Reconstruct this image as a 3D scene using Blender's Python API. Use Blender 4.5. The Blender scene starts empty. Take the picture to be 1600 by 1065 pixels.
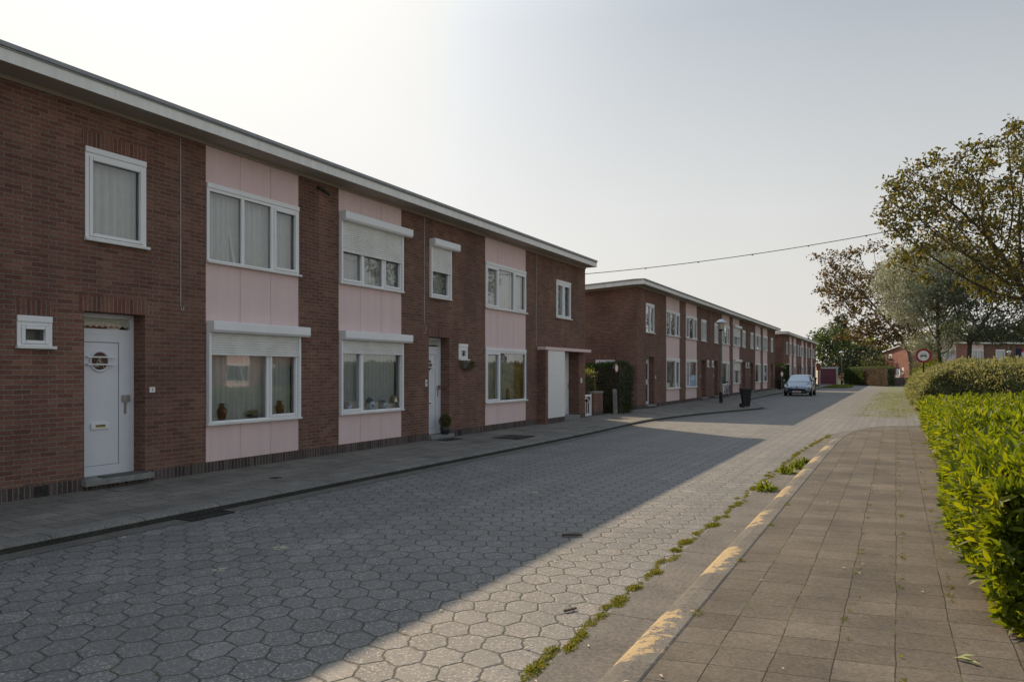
import bpy, math, random
import numpy as np
from mathutils import Vector, Matrix

random.seed(7)
rng = np.random.default_rng(11)
SC = bpy.context.scene
COL = SC.collection
R = math.radians

# ------------------------------------------------------------------ camera
F_PX, CX, HZ, ZC = 1170.0, 800.0, 580.0, 1.66          # focal length and horizon in pixels of the 1600 px photograph
TH = math.atan(600 / 1170.0)
CT, ST = math.cos(TH), math.sin(TH)
cam_d = bpy.data.cameras.new("camera")
cam = bpy.data.objects.new("camera", cam_d)
COL.objects.link(cam)
cam.location = (0, 0, ZC)
cam.rotation_euler = (R(90), 0, TH)
cam_d.sensor_width = 36.0
cam_d.lens = F_PX / 1600 * 36
cam_d.shift_y = (HZ - 532.5) / 1600
cam_d.clip_start = 0.05
cam_d.clip_end = 3000
SC.camera = cam

# ------------------------------------------------------------------ light
SUN = Vector((-6.14, 4.65, 5.38)).normalized()
SUN_EL = math.asin(SUN.z)
SUN_AZ = math.atan2(SUN.x, SUN.y)                       # clockwise from +Y
world = bpy.data.worlds.new("World")
SC.world = world
world.use_nodes = True
wn = world.node_tree
wn.nodes.clear()
w_out = wn.nodes.new("ShaderNodeOutputWorld")
w_bg = wn.nodes.new("ShaderNodeBackground")
sky = wn.nodes.new("ShaderNodeTexSky")
sky.sky_type = 'NISHITA'
sky.sun_disc = False
sky.sun_elevation = SUN_EL
sky.sun_rotation = SUN_AZ
sky.altitude = 20
sky.air_density = 1.0
sky.dust_density = 6.0
sky.ozone_density = 1.0


def wmath(op, x, y=None, clamp=False):
    nd = wn.nodes.new("ShaderNodeMath")
    nd.operation = op
    nd.use_clamp = clamp
    for i, v in enumerate((x, y)):
        if v is not None:
            if isinstance(v, bpy.types.NodeSocket):
                wn.links.new(v, nd.inputs[i])
            else:
                nd.inputs[i].default_value = v
    return nd.outputs[0]


def wmix(fac, x, y, mode='MIX'):
    nd = wn.nodes.new("ShaderNodeMix")
    nd.data_type = 'RGBA'
    nd.blend_type = mode
    for i, v in ((0, fac), (6, x), (7, y)):
        if isinstance(v, bpy.types.NodeSocket):
            wn.links.new(v, nd.inputs[i])
        else:
            nd.inputs[i].default_value = v
    return nd.outputs[2]


# hazy spring sky: the physical sky, veiled by a pale haze that brightens towards the horizon and round the sun
w_tc = wn.nodes.new("ShaderNodeTexCoord")
w_sep = wn.nodes.new("ShaderNodeSeparateXYZ")
wn.links.new(w_tc.outputs["Generated"], w_sep.inputs[0])
w_dot = wn.nodes.new("ShaderNodeVectorMath")
w_dot.operation = 'DOT_PRODUCT'
wn.links.new(w_tc.outputs["Generated"], w_dot.inputs[0])
w_dot.inputs[1].default_value = SUN
w_ang = wmath('ARCCOSINE', wmath('MINIMUM', w_dot.outputs["Value"], 1.0))
w_ramp = wn.nodes.new("ShaderNodeValToRGB")
wn.links.new(wmath('MAXIMUM', w_sep.outputs[2], 0.0), w_ramp.inputs[0])
els = w_ramp.color_ramp.elements
els.new(.2)
els.new(.42)
for e, (p, c) in zip(els, [(0.0, (.72, .69, .63, 1)), (.2, (.59, .60, .595, 1)), (.42, (.335, .38, .43, 1)), (1.0, (.36, .47, .62, 1))]):
    e.position = p
    e.color = c
w_glow = wmath('MULTIPLY', wmath('EXPONENT', wmath('MULTIPLY', w_ang, -1 / R(20))), .84)
w_core = wn.nodes.new("ShaderNodeMapRange")
w_core.interpolation_type = 'SMOOTHSTEP'
for i, v in ((1, R(36)), (2, R(6)), (3, 0.0), (4, .22)):
    w_core.inputs[i].default_value = v
wn.links.new(w_ang, w_core.inputs[0])
w_cl = wn.nodes.new("ShaderNodeTexNoise")
w_cl.inputs["Scale"].default_value = 2.2
w_cl.inputs["Detail"].default_value = 4
wn.links.new(w_tc.outputs["Generated"], w_cl.inputs["Vector"])
w_veil = wmath('ADD', .91, wmath('MULTIPLY', w_cl.outputs["Fac"], .17))
w_sum = wmath('ADD', w_glow, w_core.outputs[0])
w_haze = wmix(1.0, w_ramp.outputs[0], wmix(w_sum, (0, 0, 0, 1), (1, .99, .97, 1)), 'ADD')
w_haze = wmix(1.0, w_haze, (.80, .805, .80, 1), 'DARKEN')
w_haze = wmix(1.0, w_haze, wmix(w_veil, (0, 0, 0, 1), (10, 10, 10, 1)), 'MULTIPLY')
w_col = wmix(.05, w_haze, sky.outputs[0])
w_bg.inputs["Strength"].default_value = 0.1
wn.links.new(w_col, w_bg.inputs["Color"])
wn.links.new(w_bg.outputs[0], w_out.inputs["Surface"])

sun_d = bpy.data.lights.new("sun", 'SUN')
sun_d.energy = 4.5
sun_d.angle = R(0.6)
sun_d.color = (1.0, 0.79, 0.56)
sun = bpy.data.objects.new("sun", sun_d)
sun.rotation_euler = (-SUN).to_track_quat('-Z', 'Y').to_euler()
sun.location = (-30, 25, 40)
COL.objects.link(sun)

SC.view_settings.view_transform = 'Standard'
SC.view_settings.look = 'None'
SC.view_settings.exposure = 0.12
SC.view_settings.gamma = 1.0
SC.cycles.max_bounces = 8
SC.cycles.transparent_max_bounces = 12


# ------------------------------------------------------------------ geometry helpers
def dpt(x, y, zc):
    """pixel of the photograph + depth -> world point"""
    xc = (x - CX) / F_PX * zc
    return (xc * CT - zc * ST, xc * ST + zc * CT, ZC - (y - HZ) / F_PX * zc)


class MB:
    """collects geometry for one mesh"""
    def __init__(self):
        self.v, self.f, self.m = [], [], []

    def add(self, vs, fs, m=0):
        b = len(self.v)
        self.v += [tuple(p) for p in vs]
        self.f += [tuple(b + i for i in f) for f in fs]
        self.m += [m] * len(fs)
        return self

    def quad(self, a, b, c, d, m=0):
        return self.add([a, b, c, d], [(0, 1, 2, 3)], m)

    def box(self, x0, x1, y0, y1, z0, z1, m=0):
        x0, x1 = min(x0, x1), max(x0, x1)
        y0, y1 = min(y0, y1), max(y0, y1)
        z0, z1 = min(z0, z1), max(z0, z1)
        vs = [(x, y, z) for z in (z0, z1) for (x, y) in ((x0, y0), (x1, y0), (x1, y1), (x0, y1))]
        return self.add(vs, [(3, 2, 1, 0), (4, 5, 6, 7), (0, 1, 5, 4), (1, 2, 6, 5), (2, 3, 7, 6), (3, 0, 4, 7)], m)

    def tube(self, pts, rad, n=8, m=0, cap=True):
        pts = [Vector(p) for p in pts]
        if not hasattr(rad, '__len__'):
            rad = [rad] * len(pts)
        rings = []
        up = None
        for i, p in enumerate(pts):
            d = (pts[min(i + 1, len(pts) - 1)] - pts[max(i - 1, 0)]).normalized()
            if up is None:
                up = d.orthogonal().normalized()
            up = (up - d * up.dot(d))
            up = up.normalized() if up.length > 1e-6 else d.orthogonal().normalized()
            s = d.cross(up)
            rings.append([p + (up * math.cos(2 * math.pi * k / n) + s * math.sin(2 * math.pi * k / n)) * rad[i] for k in range(n)])
        vs = [q for r in rings for q in r]
        fs = []
        for i in range(len(pts) - 1):
            for k in range(n):
                fs.append((i * n + k, i * n + (k + 1) % n, (i + 1) * n + (k + 1) % n, (i + 1) * n + k))
        if cap:
            fs.append(tuple(range(n - 1, -1, -1)))
            fs.append(tuple((len(pts) - 1) * n + k for k in range(n)))
        return self.add(vs, fs, m)

    def lathe(self, c, prof, n=20, m=0, axis='z'):
        vs, fs = [], []
        for r, h in prof:
            for k in range(n):
                a = 2 * math.pi * k / n
                if axis == 'z':
                    vs.append((c[0] + r * math.cos(a), c[1] + r * math.sin(a), c[2] + h))
                elif axis == 'x':
                    vs.append((c[0] + h, c[1] + r * math.cos(a), c[2] + r * math.sin(a)))
                else:
                    vs.append((c[0] + r * math.sin(a), c[1] + h, c[2] + r * math.cos(a)))
        for i in range(len(prof) - 1):
            for k in range(n):
                fs.append((i * n + k, i * n + (k + 1) % n, (i + 1) * n + (k + 1) % n, (i + 1) * n + k))
        fs.append(tuple(range(n - 1, -1, -1)))
        fs.append(tuple((len(prof) - 1) * n + k for k in range(n)))
        return self.add(vs, fs, m)

    def prism(self, poly, z0, z1, m=0):
        n = len(poly)
        vs = [(x, y, z0) for x, y in poly] + [(x, y, z1) for x, y in poly]
        fs = [tuple(range(n - 1, -1, -1)), tuple(range(n, 2 * n))]
        fs += [(i, (i + 1) % n, n + (i + 1) % n, n + i) for i in range(n)]
        return self.add(vs, fs, m)

    def build(self, name, mats, parent=None, smooth=False, bevel=0.0, loc=None):
        me = bpy.data.meshes.new(name)
        me.from_pydata(self.v, [], self.f)
        if not isinstance(mats, (list, tuple)):
            mats = [mats]
        for mt in mats:
            me.materials.append(mt)
        me.polygons.foreach_set("material_index", self.m)
        if smooth:
            me.polygons.foreach_set("use_smooth", [True] * len(me.polygons))
        me.update()
        ob = bpy.data.objects.new(name, me)
        COL.objects.link(ob)
        if parent:
            ob.parent = parent
        if loc:
            ob.location = loc
        if bevel:
            md = ob.modifiers.new("bevel", 'BEVEL')
            md.width = bevel
            md.segments = 2
            md.limit_method = 'ANGLE'
        return ob


def thing(name, label, cat, loc=(0, 0, 0), rz=0.0, group=None):
    o = bpy.data.objects.new(name, None)
    o.empty_display_size = 0.3
    COL.objects.link(o)
    o.location = loc
    o.rotation_euler = (0, 0, rz)
    return tag(o, label, cat, group)


def tag(o, label, cat, group=None, kind=None):
    o["label"] = label
    o["category"] = cat
    if group:
        o["group"] = group
    if kind:
        o["kind"] = kind
    return o


def structure(o, label=None, cat=None):
    o["kind"] = "structure"
    if label:
        o["label"] = label
        o["category"] = cat
    return o


def np_mesh(name, verts, faces_flat, loop_tot, mat, parent=None, rnd=None, smooth=True):
    me = bpy.data.meshes.new(name)
    nv, nf = len(verts), len(loop_tot)
    me.vertices.add(nv)
    me.vertices.foreach_set("co", np.asarray(verts, np.float32).ravel())
    me.loops.add(len(faces_flat))
    me.loops.foreach_set("vertex_index", np.asarray(faces_flat, np.int32))
    me.polygons.add(nf)
    starts = np.concatenate([[0], np.cumsum(loop_tot)[:-1]]).astype(np.int32)
    me.polygons.foreach_set("loop_start", starts)
    me.polygons.foreach_set("loop_total", np.asarray(loop_tot, np.int32))
    if smooth:
        me.polygons.foreach_set("use_smooth", np.ones(nf, bool))
    me.materials.append(mat)
    if rnd is not None:
        at = me.attributes.new("rnd", 'FLOAT', 'FACE')
        at.data.foreach_set("value", np.asarray(rnd, np.float32))
    me.update(calc_edges=True)
    ob = bpy.data.objects.new(name, me)
    COL.objects.link(ob)
    if parent:
        ob.parent = parent
    return ob


def unit(a):
    return a / np.maximum(np.linalg.norm(a, axis=-1, keepdims=True), 1e-9)


def leaves(name, c, d, nrm, ln, wd, mat, parent=None, fold=0.25, droop=0.0, detail=False, rnd=None):
    """c base points, d leaf directions, nrm rough leaf normals (all Nx3); ln, wd arrays"""
    n = len(c)
    d = unit(d)
    s = unit(np.cross(d, nrm))
    u = np.cross(s, d)
    ln = ln[:, None]
    wd = wd[:, None]
    if rnd is None:
        rnd = rng.random(n)
    if not detail:
        v = np.stack([c, c + d * ln * .5 + s * wd * .5 + u * wd * fold, c + d * ln - u * ln * droop,
                      c + d * ln * .5 - s * wd * .5 + u * wd * fold], 1).reshape(-1, 3)
        b = np.arange(n)[:, None] * 4
        f = (b + np.array([[0, 1, 2, 0, 2, 3]])).ravel()
        return np_mesh(name, v, f, np.full(n * 2, 3), mat, parent, np.repeat(rnd, 2))
    p = []
    for t, w, k in ((0, 0, 0), (.3, .42, 1), (.3, 0, 0), (.3, -.42, 1), (.65, .44, 1), (.65, 0, 0), (.65, -.44, 1), (1, 0, 0)):
        p.append(c + d * ln * t + s * wd * w + u * (wd * fold * k - ln * droop * t * t))
    v = np.stack(p, 1).reshape(-1, 3)
    tri = np.array([0, 1, 2, 0, 2, 3, 1, 4, 5, 2, 2, 5, 6, 3, 4, 7, 5, 5, 7, 6])
    b = np.arange(n)[:, None] * 8
    f = (b + tri[None]).ravel()
    lt = np.tile([3, 3, 4, 4, 3, 3], n)
    return np_mesh(name, v, f, lt, mat, parent, np.repeat(rnd, 6))


def rand_dirs(n):
    return unit(rng.normal(size=(n, 3)))


# ------------------------------------------------------------------ materials
class NT:
    def __init__(self, name):
        self.mat = bpy.data.materials.new(name)
        self.mat.use_nodes = True
        self.t = self.mat.node_tree
        self.t.nodes.clear()
        self.out = self.t.nodes.new("ShaderNodeOutputMaterial")

    def n(self, typ, ins=None, **kw):
        nd = self.t.nodes.new("ShaderNode" + typ)
        for k, v in kw.items():
            setattr(nd, k, v)
        for k, v in (ins or {}).items():
            self.set(nd.inputs[k], v)
        return nd

    def set(self, sock, v):
        if isinstance(v, bpy.types.NodeSocket):
            self.t.links.new(v, sock)
        elif hasattr(v, 'outputs'):
            self.t.links.new(v.outputs[0], sock)
        else:
            if sock.type == 'RGBA' and not hasattr(v, '__len__'):
                v = (v, v, v, 1)
            if sock.type == 'RGBA' and len(v) == 3:
                v = (*v, 1)
            sock.default_value = v

    def math(self, op, a, b=None, c=None, clamp=False):
        nd = self.t.nodes.new("ShaderNodeMath")
        nd.operation = op
        nd.use_clamp = clamp
        for i, v in enumerate((a, b, c)):
            if v is not None:
                self.set(nd.inputs[i], v)
        return nd.outputs[0]

    def vmath(self, op, a, b=None, c=None):
        nd = self.t.nodes.new("ShaderNodeVectorMath")
        nd.operation = op
        for i, v in enumerate((a, b, c)):
            if v is not None:
                self.set(nd.inputs[i], v)
        return nd.outputs["Value"] if op in ('LENGTH', 'DOT_PRODUCT', 'DISTANCE') else nd.outputs["Vector"]

    def mix(self, fac, a, b, mode='MIX'):
        nd = self.t.nodes.new("ShaderNodeMix")
        nd.data_type = 'RGBA'
        nd.blend_type = mode
        self.set(nd.inputs[0], fac)
        self.set(nd.inputs[6], a)
        self.set(nd.inputs[7], b)
        return nd.outputs[2]

    def noise(self, vec, scale, detail=3.0, rough=.55):
        nd = self.n("TexNoise", {"Scale": scale, "Detail": detail, "Roughness": rough})
        if vec is not None:
            self.set(nd.inputs["Vector"], vec)
        return nd.outputs["Fac"]

    def ramp(self, fac, stops):
        nd = self.t.nodes.new("ShaderNodeValToRGB")
        els = nd.color_ramp.elements
        while len(els) < len(stops):
            els.new(0.5)
        for e, (p, c) in zip(els, stops):
            e.position = p
            e.color = (c, c, c, 1) if not hasattr(c, '__len__') else (*c, 1)
        self.set(nd.inputs[0], fac)
        return nd.outputs[0]

    def step(self, v, a, b):
        nd = self.n("MapRange", {"Value": v, "From Min": a, "From Max": b}, interpolation_type='SMOOTHSTEP')
        return nd.outputs[0]

    def obj(self):
        return self.n("TexCoord").outputs["Object"]

    def sep(self, v):
        nd = self.n("SeparateXYZ", {0: v})
        return nd.outputs[0], nd.outputs[1], nd.outputs[2]

    def comb(self, x, y, z=0.0):
        return self.n("CombineXYZ", {0: x, 1: y, 2: z}).outputs[0]

    def bump(self, h, strength=.5, dist=.01):
        return self.n("Bump", {"Height": h, "Strength": strength, "Distance": dist}).outputs[0]

    def principled(self, col, rough=.6, bump=None, metal=0.0, spec=.5, **kw):
        nd = self.n("BsdfPrincipled", {"Base Color": col, "Roughness": rough, "Metallic": metal, "Specular IOR Level": spec})
        if bump is not None:
            self.set(nd.inputs["Normal"], bump)
        for k, v in kw.items():
            self.set(nd.inputs[k], v)
        return nd.outputs[0]

    def done(self, sh):
        self.t.links.new(sh, self.out.inputs["Surface"])
        return self.mat


def plain(name, col, rough=.6, metal=0.0, var=.12, scale=6.0, spec=.5, bump=0.0):
    t = NT(name)
    o = t.obj()
    nz = t.noise(o, scale, 4)
    c = t.mix(t.step(nz, .3, .7), tuple(x * (1 - var) for x in col), tuple(min(1, x * (1 + var)) for x in col))
    b = t.bump(t.noise(o, scale * 12, 3), bump, .004) if bump else None
    return t.done(t.principled(c, rough, b, metal, spec))


def brick_mat(name, c1, c2, mortar, soldier=False, w=.21, h=.06, mort=.0065):
    t = NT(name)
    o = t.obj()
    x, y, z = t.sep(o)
    u = t.math('ADD', x, y)
    vec = t.comb(z, u) if soldier else t.comb(u, z)
    n1 = t.n("TexNoise", {"Vector": o, "Scale": 22.0, "Detail": 2.0})
    off = t.vmath('SCALE', t.vmath('SUBTRACT', n1.outputs["Color"], (.5, .5, .5)))
    sc = off.node
    sc.inputs["Scale"].default_value = .016
    n2 = t.n("TexNoise", {"Vector": o, "Scale": 5.0, "Detail": 1.0})
    off2 = t.vmath('SCALE', t.vmath('SUBTRACT', n2.outputs["Color"], (.5, .5, .5)))
    off2.node.inputs["Scale"].default_value = .012
    vec = t.vmath('ADD', t.vmath('ADD', vec, off), off2)
    br = t.n("TexBrick", {"Vector": vec, "Color1": c1, "Color2": c2, "Mortar": mortar, "Scale": 1.0, "Mortar Size": mort,
                          "Mortar Smooth": .35, "Bias": -.1, "Brick Width": w, "Row Height": h})
    br.offset = .5 if w < 1 else 0.0
    # second brick pattern with the same grid only used for a per brick random tone
    br2 = t.n("TexBrick", {"Vector": t.vmath('ADD', vec, (w * 38, h * 52, 0)), "Color1": .88, "Color2": 1.14, "Mortar": 1.0, "Scale": 1.0,
                           "Mortar Size": mort, "Mortar Smooth": .35, "Bias": 0.0, "Brick Width": w, "Row Height": h})
    br2.offset = br.offset
    col = t.mix(1.0, br.outputs["Color"], br2.outputs["Color"], 'MULTIPLY')
    big = t.noise(o, .9, 4)
    col = t.mix(1.0, col, t.ramp(big, [(.25, .78), (.75, 1.18)]), 'MULTIPLY')
    fine = t.noise(o, 42, 4, .75)
    col = t.mix(1.0, col, t.ramp(fine, [(.25, .6), (.75, 1.42)]), 'MULTIPLY')
    run = t.noise(t.vmath('MULTIPLY', o, (2.2, 2.2, .35)), 1.0, 4, .6)
    col = t.mix(1.0, col, t.ramp(run, [(.3, .82), (.7, 1.1)]), 'MULTIPLY')
    spot = t.step(t.noise(o, 14, 5, .7), .67, .8)
    col = t.mix(t.math('MULTIPLY', spot, .35), col, (.33, .27, .24))
    hgt = t.math('ADD', t.math('MULTIPLY', br.outputs["Fac"], -1.0), t.math('MULTIPLY', fine, .35))
    return t.done(t.principled(col, .92, t.bump(hgt, .55, .007), spec=.25))


def leaf_mat(name, stops, trans, tmix=.4, rough=.45, spec=.4):
    t = NT(name)
    a = t.n("Attribute", attribute_name="rnd").outputs["Fac"]
    col = t.ramp(a, stops)
    tcol = t.mix(1.0, col, trans, 'MULTIPLY')
    p = t.principled(col, rough, spec=spec)
    tr = t.n("BsdfTranslucent", {"Color": tcol}).outputs[0]
    m = t.n("MixShader", {0: tmix, 1: p, 2: tr}).outputs[0]
    return t.done(m)


def hex_mat():
    t = NT("hexagonal pavers")
    o = t.obj()
    x, y, z = t.sep(o)
    wob = t.n("TexNoise", {"Vector": o, "Scale": 7.0, "Detail": 2.0})
    wx, wy, _ = t.sep(wob.outputs["Color"])
    xs = t.math('ADD', x, t.math('MULTIPLY', t.math('SUBTRACT', wx, .5), .075))
    ys0 = t.math('ADD', y, t.math('MULTIPLY', t.math('SUBTRACT', wy, .5), .075))
    ys = t.math('ADD', ys0, t.math('MULTIPLY', xs, .188))
    px = t.math('MULTIPLY', xs, .225166 / .213)
    p = t.comb(px, ys)
    S = (.450333, .26, 1.0)

    def cell(shift):
        q = t.vmath('ADD', p, shift)
        k = t.vmath('FLOOR', t.vmath('DIVIDE', q, S))
        loc = t.vmath('SUBTRACT', t.vmath('SUBTRACT', q, t.vmath('MULTIPLY', k, S)), (.225166, .13, 0))
        lx, ly, _ = t.sep(t.vmath('ABSOLUTE', loc))
        d = t.math('MAXIMUM', ly, t.math('ADD', t.math('MULTIPLY', ly, .5), t.math('MULTIPLY', lx, .866025)))
        return d, k
    d1, k1 = cell((0, 0, 0))
    d2, k2 = cell((.225166, .13, 0))
    d = t.math('MINIMUM', d1, d2)
    first = t.math('LESS_THAN', d1, d2)
    kk = t.n("Mix", data_type='VECTOR')
    t.set(kk.inputs[0], first)
    t.set(kk.inputs[4], t.vmath('ADD', k2, (.37, .61, 5)))
    t.set(kk.inputs[5], k1)
    idn = t.n("TexWhiteNoise", {"Vector": kk.outputs[1]})
    rnd = idn.outputs["Value"]
    edge = t.math('SUBTRACT', .13, d)                      # distance to the joint
    ew = t.math('ADD', edge, t.math('MULTIPLY', t.math('SUBTRACT', t.noise(o, 60, 2), .5), .006))
    joint = t.math('SUBTRACT', 1.0, t.step(ew, .002, .0085))
    base = t.ramp(rnd, [(0.0, (.148, .145, .136)), (.5, (.163, .158, .148)), (.9, (.178, .171, .16)), (1.0, (.205, .194, .178))])
    worn = t.noise(o, 1.1, 4, .6)
    trk = t.noise(t.vmath('MULTIPLY', o, (1.3, .07, 1)), 1.0, 3, .55)
    base = t.mix(1.0, base, t.ramp(trk, [(.3, .84), (.7, 1.12)]), 'MULTIPLY')
    base = t.mix(1.0, base, t.ramp(worn, [(.25, .8), (.75, 1.15)]), 'MULTIPLY')
    # exposed stone chips
    vor = t.n("TexVoronoi", {"Vector": o, "Scale": 62.0, "Randomness": 1.0})
    chipr, _, _ = t.sep(vor.outputs["Color"])
    chip = t.math('MULTIPLY', t.step(chipr, .45, .95), t.math('SUBTRACT', 1.0, t.step(vor.outputs["Distance"], .3, .6)))
    chip = t.math('MULTIPLY', chip, t.ramp(rnd, [(.05, .55), (.9, 1.0)]))
    base = t.mix(t.math('MULTIPLY', chip, .75), base, (.5, .44, .37))
    dk = t.step(chipr, .25, .02)
    base = t.mix(t.math('MULTIPLY', dk, .45), base, (.07, .07, .068))
    n_spot = t.n("TexNoise", {"Vector": o, "Scale": 16.0, "Detail": 3.0})
    stain = t.step(t.noise(o, .55, 5, .65), .55, .75)
    base = t.mix(t.math('MULTIPLY', stain, .5), base, (.10, .098, .09))
    cream = 0.0
    for cx_, cy_, rr in ((-5.17, 5.29, .075), (-5.06, 4.47, .06), (-6.9, 4.9, .05), (-4.4, 9.3, .05)):
        dd = t.vmath('DISTANCE', t.vmath('ADD', o, t.vmath('MULTIPLY', t.vmath('SUBTRACT', n_spot.outputs["Color"], (.5, .5, .5)), (.14, .14, 0))), (cx_, cy_, 0))
        cream = t.math('MAXIMUM', cream, t.math('LESS_THAN', dd, rr))
    base = t.mix(t.math('MULTIPLY', cream, .7), base, (.42, .38, .27))
    moss = t.step(t.noise(o, 2.3, 5, .7), .47, .62)
    jc = t.mix(moss, (.045, .041, .034), (.06, .068, .02))
    # moss and thin grass between the pavers along the right-hand border of the far road
    mx = t.math('MULTIPLY', t.math('MULTIPLY', t.step(x, -2.1, -.1), t.step(t.math('ADD', y, t.math('MULTIPLY', t.noise(o, .5, 3), 8.0)), 32.0, 41.0)), 1.0)
    patch = t.math('MULTIPLY', mx, t.step(t.noise(o, .7, 5, .65), .34, .56))
    wide = t.math('SUBTRACT', 1.0, t.step(t.math('ADD', ew, t.math('MULTIPLY', t.math('SUBTRACT', t.noise(o, 16, 4, .7), .5), .16)), .035, .12))
    col = t.mix(joint, base, jc)
    col = t.mix(t.math('MULTIPLY', patch, wide), col, (.13, .15, .02))
    hgt = t.math('ADD', t.math('MULTIPLY', t.step(ew, 0.0, .016), 1.0), t.math('MULTIPLY', t.math('ADD', t.noise(o, 130, 3), chip), .10))
    hgt = t.math('ADD', hgt, t.math('MULTIPLY', rnd, .5))
    return t.done(t.principled(col, t.ramp(rnd, [(0, .62), (1, .8)]), t.bump(hgt, .8, .01), spec=.45))


def slab_mat(name, w, h, off, c1, c2, mort, joint, moss=.5, swap=False, skew=0.0):
    t = NT(name)
    o = t.obj()
    x, y, z = t.sep(o)
    y = t.math('ADD', y, t.math('MULTIPLY', x, skew))
    wob = t.n("TexNoise", {"Vector": o, "Scale": 2.5, "Detail": 3.0})
    dv = t.vmath('SCALE', t.vmath('SUBTRACT', wob.outputs["Color"], (.5, .5, .5)))
    dv.node.inputs["Scale"].default_value = .035
    vec = t.vmath('ADD', t.comb(y, x) if swap else t.comb(x, y), dv)
    br = t.n("TexBrick", {"Vector": vec, "Color1": c1, "Color2": c2, "Mortar": joint, "Scale": 1.0, "Mortar Size": mort,
                          "Mortar Smooth": .2, "Bias": 0.0, "Brick Width": w, "Row Height": h})
    br.offset = off
    col = br.outputs["Color"]
    col = t.mix(1.0, col, t.ramp(t.noise(o, 1.4, 5, .65), [(.25, .6), (.75, 1.36)]), 'MULTIPLY')
    col = t.mix(1.0, col, t.ramp(t.noise(o, 48, 5, .8), [(.25, .45), (.75, 1.6)]), 'MULTIPLY')
    lich = t.step(t.noise(t.vmath('ADD', o, (3, 11, 0)), 7, 5, .6), .68, .74)
    col = t.mix(t.math('MULTIPLY', lich, .4), col, (.3, .26, .21))
    pale = t.step(t.noise(t.vmath('ADD', o, (13, 1, 0)), 3.5, 4, .7), .68, .71)
    col = t.mix(t.math('MULTIPLY', pale, .35), col, (.38, .35, .31))
    ms = t.math('MULTIPLY', br.outputs["Fac"], t.step(t.noise(o, 1.9, 5, .75), .5, .6))
    col = t.mix(t.math('MULTIPLY', ms, moss), col, (.1, .115, .025))
    hgt = t.math('ADD', t.math('MULTIPLY', br.outputs["Fac"], -1.0), t.math('MULTIPLY', t.noise(o, 110, 3), .3))
    return t.done(t.principled(col, .85, t.bump(hgt, .7, .008), spec=.3))


def concrete_mat(name, col, joint=0.0, paint=None):
    t = NT(name)
    o = t.obj()
    x, y, z = t.sep(o)
    c = t.mix(1.0, col, t.ramp(t.noise(o, 2.2, 6, .65), [(.25, .7), (.75, 1.3)]), 'MULTIPLY')
    c = t.mix(1.0, c, t.ramp(t.noise(o, 34, 6, .85), [(.28, .35), (.72, 1.75)]), 'MULTIPLY')
    if paint:
        wear = t.step(t.math('ADD', t.noise(o, 11, 6, .75), t.math('ADD', t.math('MULTIPLY', t.noise(o, 2.0, 2), .4), t.math('MULTIPLY', t.step(x, -1.33, -1.14), .2))), .74, .78)
        c = t.mix(wear, paint, c)
    if joint:
        fr = t.math('FRACT', t.math('DIVIDE', t.math('ADD', y, .13), joint))
        ln = t.math('LESS_THAN', t.math('ABSOLUTE', t.math('SUBTRACT', fr, .5)), .006 / joint)
        c = t.mix(ln, c, (.035, .033, .03))
    return t.done(t.principled(c, .85, t.bump(t.noise(o, 100, 4), .5, .004), spec=.3))


def glass_mat(name, tint=(.86, .9, .88), boost=.06):
    t = NT(name)
    fr = t.n("Fresnel", {"IOR": 1.52}).outputs[0]
    fac = t.math('ADD', t.math('MULTIPLY', fr, 1.6), boost, clamp=True)
    wob = t.bump(t.noise(t.obj(), 1.7, 2), .04, .02)
    gl = t.n("BsdfGlossy", {"Color": (.95, .97, 1), "Roughness": .015, "Normal": wob}).outputs[0]
    tr = t.n("BsdfTransparent", {"Color": tint}).outputs[0]
    return t.done(t.n("MixShader", {0: fac, 1: tr, 2: gl}).outputs[0])


M = {}
M['brick'] = brick_mat("red brick", (.165, .076, .056), (.222, .115, .082), (.215, .192, .162), mort=.0064)
M['brick_soldier'] = brick_mat("upright red brick", (.165, .072, .052), (.222, .11, .08), (.22, .2, .17), soldier=True, w=6.0, mort=.0075)
M['plinth'] = brick_mat("dark plinth brick", (.07, .05, .047), (.13, .1, .09), (.19, .18, .165), soldier=True, w=6.0, h=.066)
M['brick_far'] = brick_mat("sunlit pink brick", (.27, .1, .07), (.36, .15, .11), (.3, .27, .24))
def streaked(name, col, rough, amt, dirt):
    t = NT(name)
    o = t.obj()
    st = t.noise(t.vmath('MULTIPLY', o, (9, 9, .55)), 1.0, 4, .6)
    c = t.mix(1.0, col, t.ramp(st, [(.3, 1 - amt), (.7, 1 + amt * .5)]), 'MULTIPLY')
    c = t.mix(1.0, c, t.ramp(t.noise(o, 1.1, 5, .65), [(.3, 1 - amt * .7), (.7, 1.03)]), 'MULTIPLY')
    sp = t.step(t.noise(o, 24, 4, .7), .69, .76)
    c = t.mix(t.math('MULTIPLY', sp, .3), c, dirt)
    return t.done(t.principled(c, rough, t.bump(t.noise(o, 70, 4), .25, .003), spec=.3))


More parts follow.
